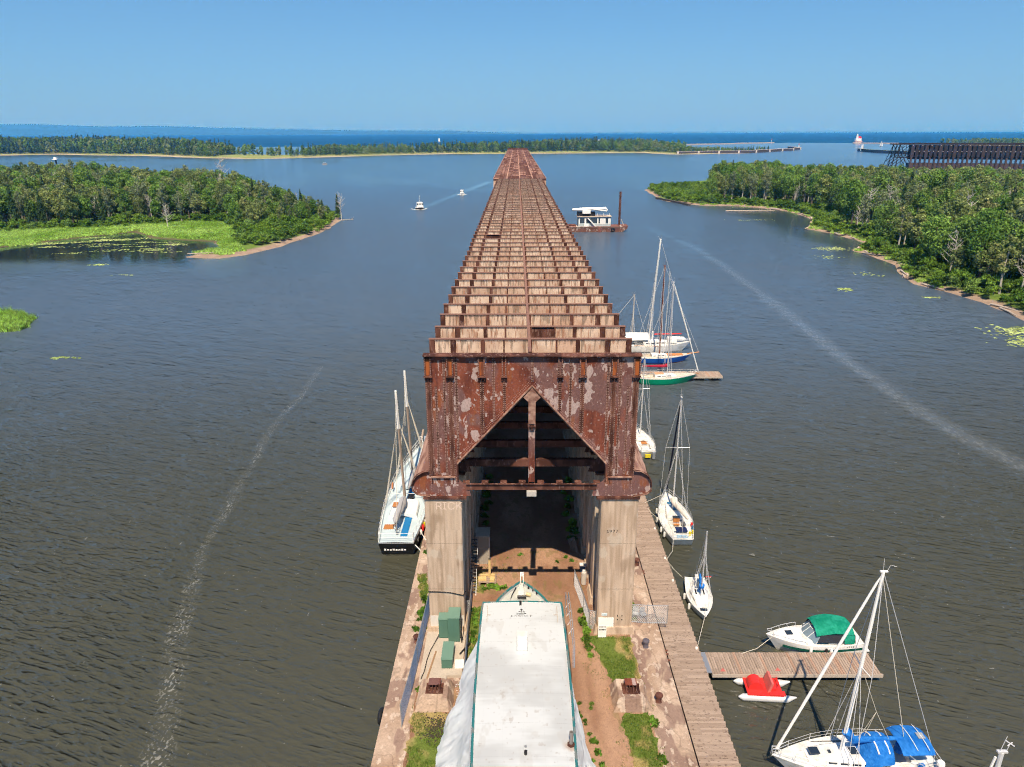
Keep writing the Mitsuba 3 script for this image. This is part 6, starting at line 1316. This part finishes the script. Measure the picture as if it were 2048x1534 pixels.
# ---- spit woods
gs = np.random.default_rng(90)
q = scatter(pgS, 10.5, 91, 10); q = q[inview(q, 60)]; d = edged(pgS, q); ctr = meshkit.fbm(np.column_stack([q/120, q[:, :1]*0]), 3)
dune = (np.abs(q[:, 0]+455) < 65) & (d < 80)
keep = (d > 8+26*ctr) & ~dune & (gs.uniform(size=len(q)) > .12) & (q[:, 0] < 560)
for i, ((x, y), dd, c) in enumerate(zip(q[keep], d[keep], ctr[keep])):
    pine = c > .46 and gs.uniform() < .65; s = gs.uniform(.8, 1.65)*min(1, .5+dd/70)*float(np.interp(x, [-1000, -700, -560, -420, -200, 0, 150, 300], [1.2, 1.1, .95, .78, .72, .80, .95, .85]))*(.45 if x > 330 else 1); kk = 'farpine' if pine else 'farbroad'
    inst(uniq('spit_wood__001'), G_[kk][i % len(G_[kk])], x, y, 1.5, s*.95, gs.uniform(0, 6), s*gs.uniform(.9, 1.25))
labels['spit_wood'] = {'label': 'band of dark pines and broadleaf trees on the far sand spit', 'category': 'wood', 'kind': 'stuff'}
q = scatter(pgE, 13, 92, 12); q = q[inview(q, 60)]
for i, (x, y) in enumerate(q): inst(uniq('far_point_wood__001'), G_['farbroad'][i % 3], x, y, 3, gs.uniform(.6, 1.2), gs.uniform(0, 6))
labels['far_point_wood'] = {'label': 'rounded green trees on the far point behind the dark dock', 'category': 'wood', 'kind': 'stuff'}
# ---- marsh grass, reeds, lily pads, driftwood
MARSH = sg.Polygon([(-330, 232), (-250, 250), (-215, 262), (-191, 272), (-187, 280), (-180, 293), (-171, 304), (-164, 316), (-156, 307), (-149, 297), (-134, 290), (-118, 286), (-110, 268), (-114, 252), (-101, 247), (-97, 256), (-108, 290), (-120, 322), (-136, 354), (-150, 355), (-174, 337), (-200, 327), (-221, 316), (-240, 309), (-330, 300)])
q = scatter(MARSH, 2.5, 95, .4); q = q[inview(q)]; d = edged(pgI, q)
for i, ((x, y), dd) in enumerate(zip(q, d)): inst(uniq('marsh_grass__001'), G_['reed'][i % 3], x, y, zland(1.3, .20, dd)-.1, gs.uniform(.8, 1.15), gs.uniform(0, 6), gs.uniform(.45, .85))
labels['marsh_grass'] = {'label': 'bright green marsh grass and reeds fringing the left island', 'category': 'reeds', 'kind': 'stuff'}
q = scatter(sg.Polygon([(-135, 146), (-111, 147.5), (-107.5, 151), (-109, 157), (-115, 163), (-135, 166)]), 1.9, 96); 
for i, (x, y) in enumerate(q): inst(uniq('reed_bed__001'), G_['reed'][i % 3], x, y, -.1, .9, gs.uniform(0, 6), gs.uniform(1.0, 1.7))
labels['reed_bed'] = {'label': 'clump of tall reeds standing in the water at the left edge', 'category': 'reeds', 'kind': 'stuff'}
q = scatter(pgP, 3.0, 97, 1.6); d = edged(pgP, q); q = q[inview(q) & (d < 8) & (q[:, 1] > 140) & (q[:, 1] < 480) & (meshkit.noise(np.column_stack([q/11, q[:, :1]*0])) > .42)]
for i, (x, y) in enumerate(q): inst(uniq('bank_grass__001'), G_['reed'][i % 3], x, y, .3, .8, gs.uniform(0, 6), gs.uniform(.35, .7))
labels['bank_grass'] = {'label': 'green grass tufts above the beach of the right shore', 'category': 'grass', 'kind': 'stuff'}
lp = MB(); g = np.random.default_rng(98)
def pads(cx_, cy_, sx, sy, k, r, ang=0.):
    R = rot('z', ang)[:2, :2]; p = (g.normal(size=(k, 2))*[sx, sy]) @ R.T+[cx_, cy_]
    for x, y in p:
        rr = r*g.uniform(.6, 1.3); a = np.arange(7)*2*PI/7+g.uniform(0, 6); lp.add(np.column_stack([x+rr*np.cos(a), y+rr*np.sin(a), np.full(7, .012+.01*g.uniform())]), [(0, i, i+1) for i in range(1, 6)])
for i in range(44):
    cx_ = g.uniform(-200, -122); cy_ = g.uniform(246, 300)
    if cy_ < 258-(cx_+190)*.10 or shapely.contains_xy(pgI.buffer(2), cx_, cy_): continue
    pads(cx_, cy_, g.uniform(1.5, 4.5), g.uniform(.5, 1.2), 40, .34, .15)
for i in range(12): pads(-210+i*5.5, 268+i*2.2+g.normal()*2, 3.5, 1.4, 70, .33, .45)
for x, y, sx, sy, k_ in ((-135, 232, 1.6, .8, 60), (-118, 214, 1.2, .3, 12), (-86.5, 130, 1.8, .35, 30), (106.5, 148, 3.6, 1.7, 320), (103, 139, 3.0, 2.2, 380), (86.5, 191, .9, 1.1, 60), (103.5, 181, 1.2, .4, 30), (112, 262, 3.0, 2.2, 140), (103.5, 243, 2.5, 2.0, 30), (102, 213, 2, 2, 26), (110, 352, 5, 1.2, 40), (126, 416, 5, 1.6, 70)): pads(x, y, sx, sy, k_, .36)
one('lily_pads', 'pale green lily pads floating in patches on the calm water', 'lily pads', lp, L_PAD, kind='stuff')
def log(x, y, l, a, r, label, z=.15, mat=DRIFT, tilt=0., roots=False):
    k = thing('driftwood_log', label, 'log', None); d = np.array([math.cos(a), math.sin(a), tilt]); p = np.array([x, y, z])
    part(k, 'trunk', MB().tube([p-d*l/2, p+[.1, .1, .05], p+d*l/2], [r, r*.85, r*.45], 6), mat)
    for i in range(4 if roots else 1): b_ = p+d*l*(.2+.07*i); part(k, 'branch', MB().tube([b_, b_+[g.normal()*.8, g.normal()*.5, g.uniform(.6, 2.2) if roots else .4]], [r*.4, r*.12], 4), mat)
log(122.5, 393, 26, .02, .38, 'long bleached fallen tree lying in the shallows off the right shore', .15, DRIFT, 0, True)
edge = sg.LineString(PEN[1:22]); L_ = edge.length
for i in range(46):
    u = g.uniform(.12, 1)**.9*L_; p = edge.interpolate(u); p2 = edge.interpolate(min(u+2, L_)); a = math.atan2(p2.y-p.y, p2.x-p.x)+g.normal()*.18; off = g.uniform(.2, 2.2)
    k = uniq('driftwood_log'); labels[k] = {'label': 'grey driftwood log washed up on the right shore beach', 'category': 'log', 'group': 'driftwood logs along the right shore'}
    l = g.uniform(4, 11); c = np.array([p.x+off, p.y, .28+off*.1]); d = np.array([math.cos(a), math.sin(a), g.normal()*.02]); scene[k] = mikit.ply(MB().tube([c-d*l/2, c+[.1, .15, .04], c+d*l/2], [.24, .2, .09], 6).get(), DRIFT if g.uniform() > .25 else DRIFT2)
log(-109, 248.5, 9, .3, .18, 'pale log lying in the grass at the island point', 1.0); log(-86, 286, 5, 1.9, .14, 'dark branch on the island beach nearest the point', .3, DRIFT2); log(-84, 318, 5, .3, .16, 'dark branch on the island beach below the spruce', .3, DRIFT2); log(-82, 352, 6, .2, .22, 'bleached stump and branches at the island tip', .5, DRIFT, 0, True)
struct('old_pile_wall', MB().poly([(86.5, 470), (88, 469), (98, 424), (96.6, 423.6)], -.5, 1.0), SHEETP)
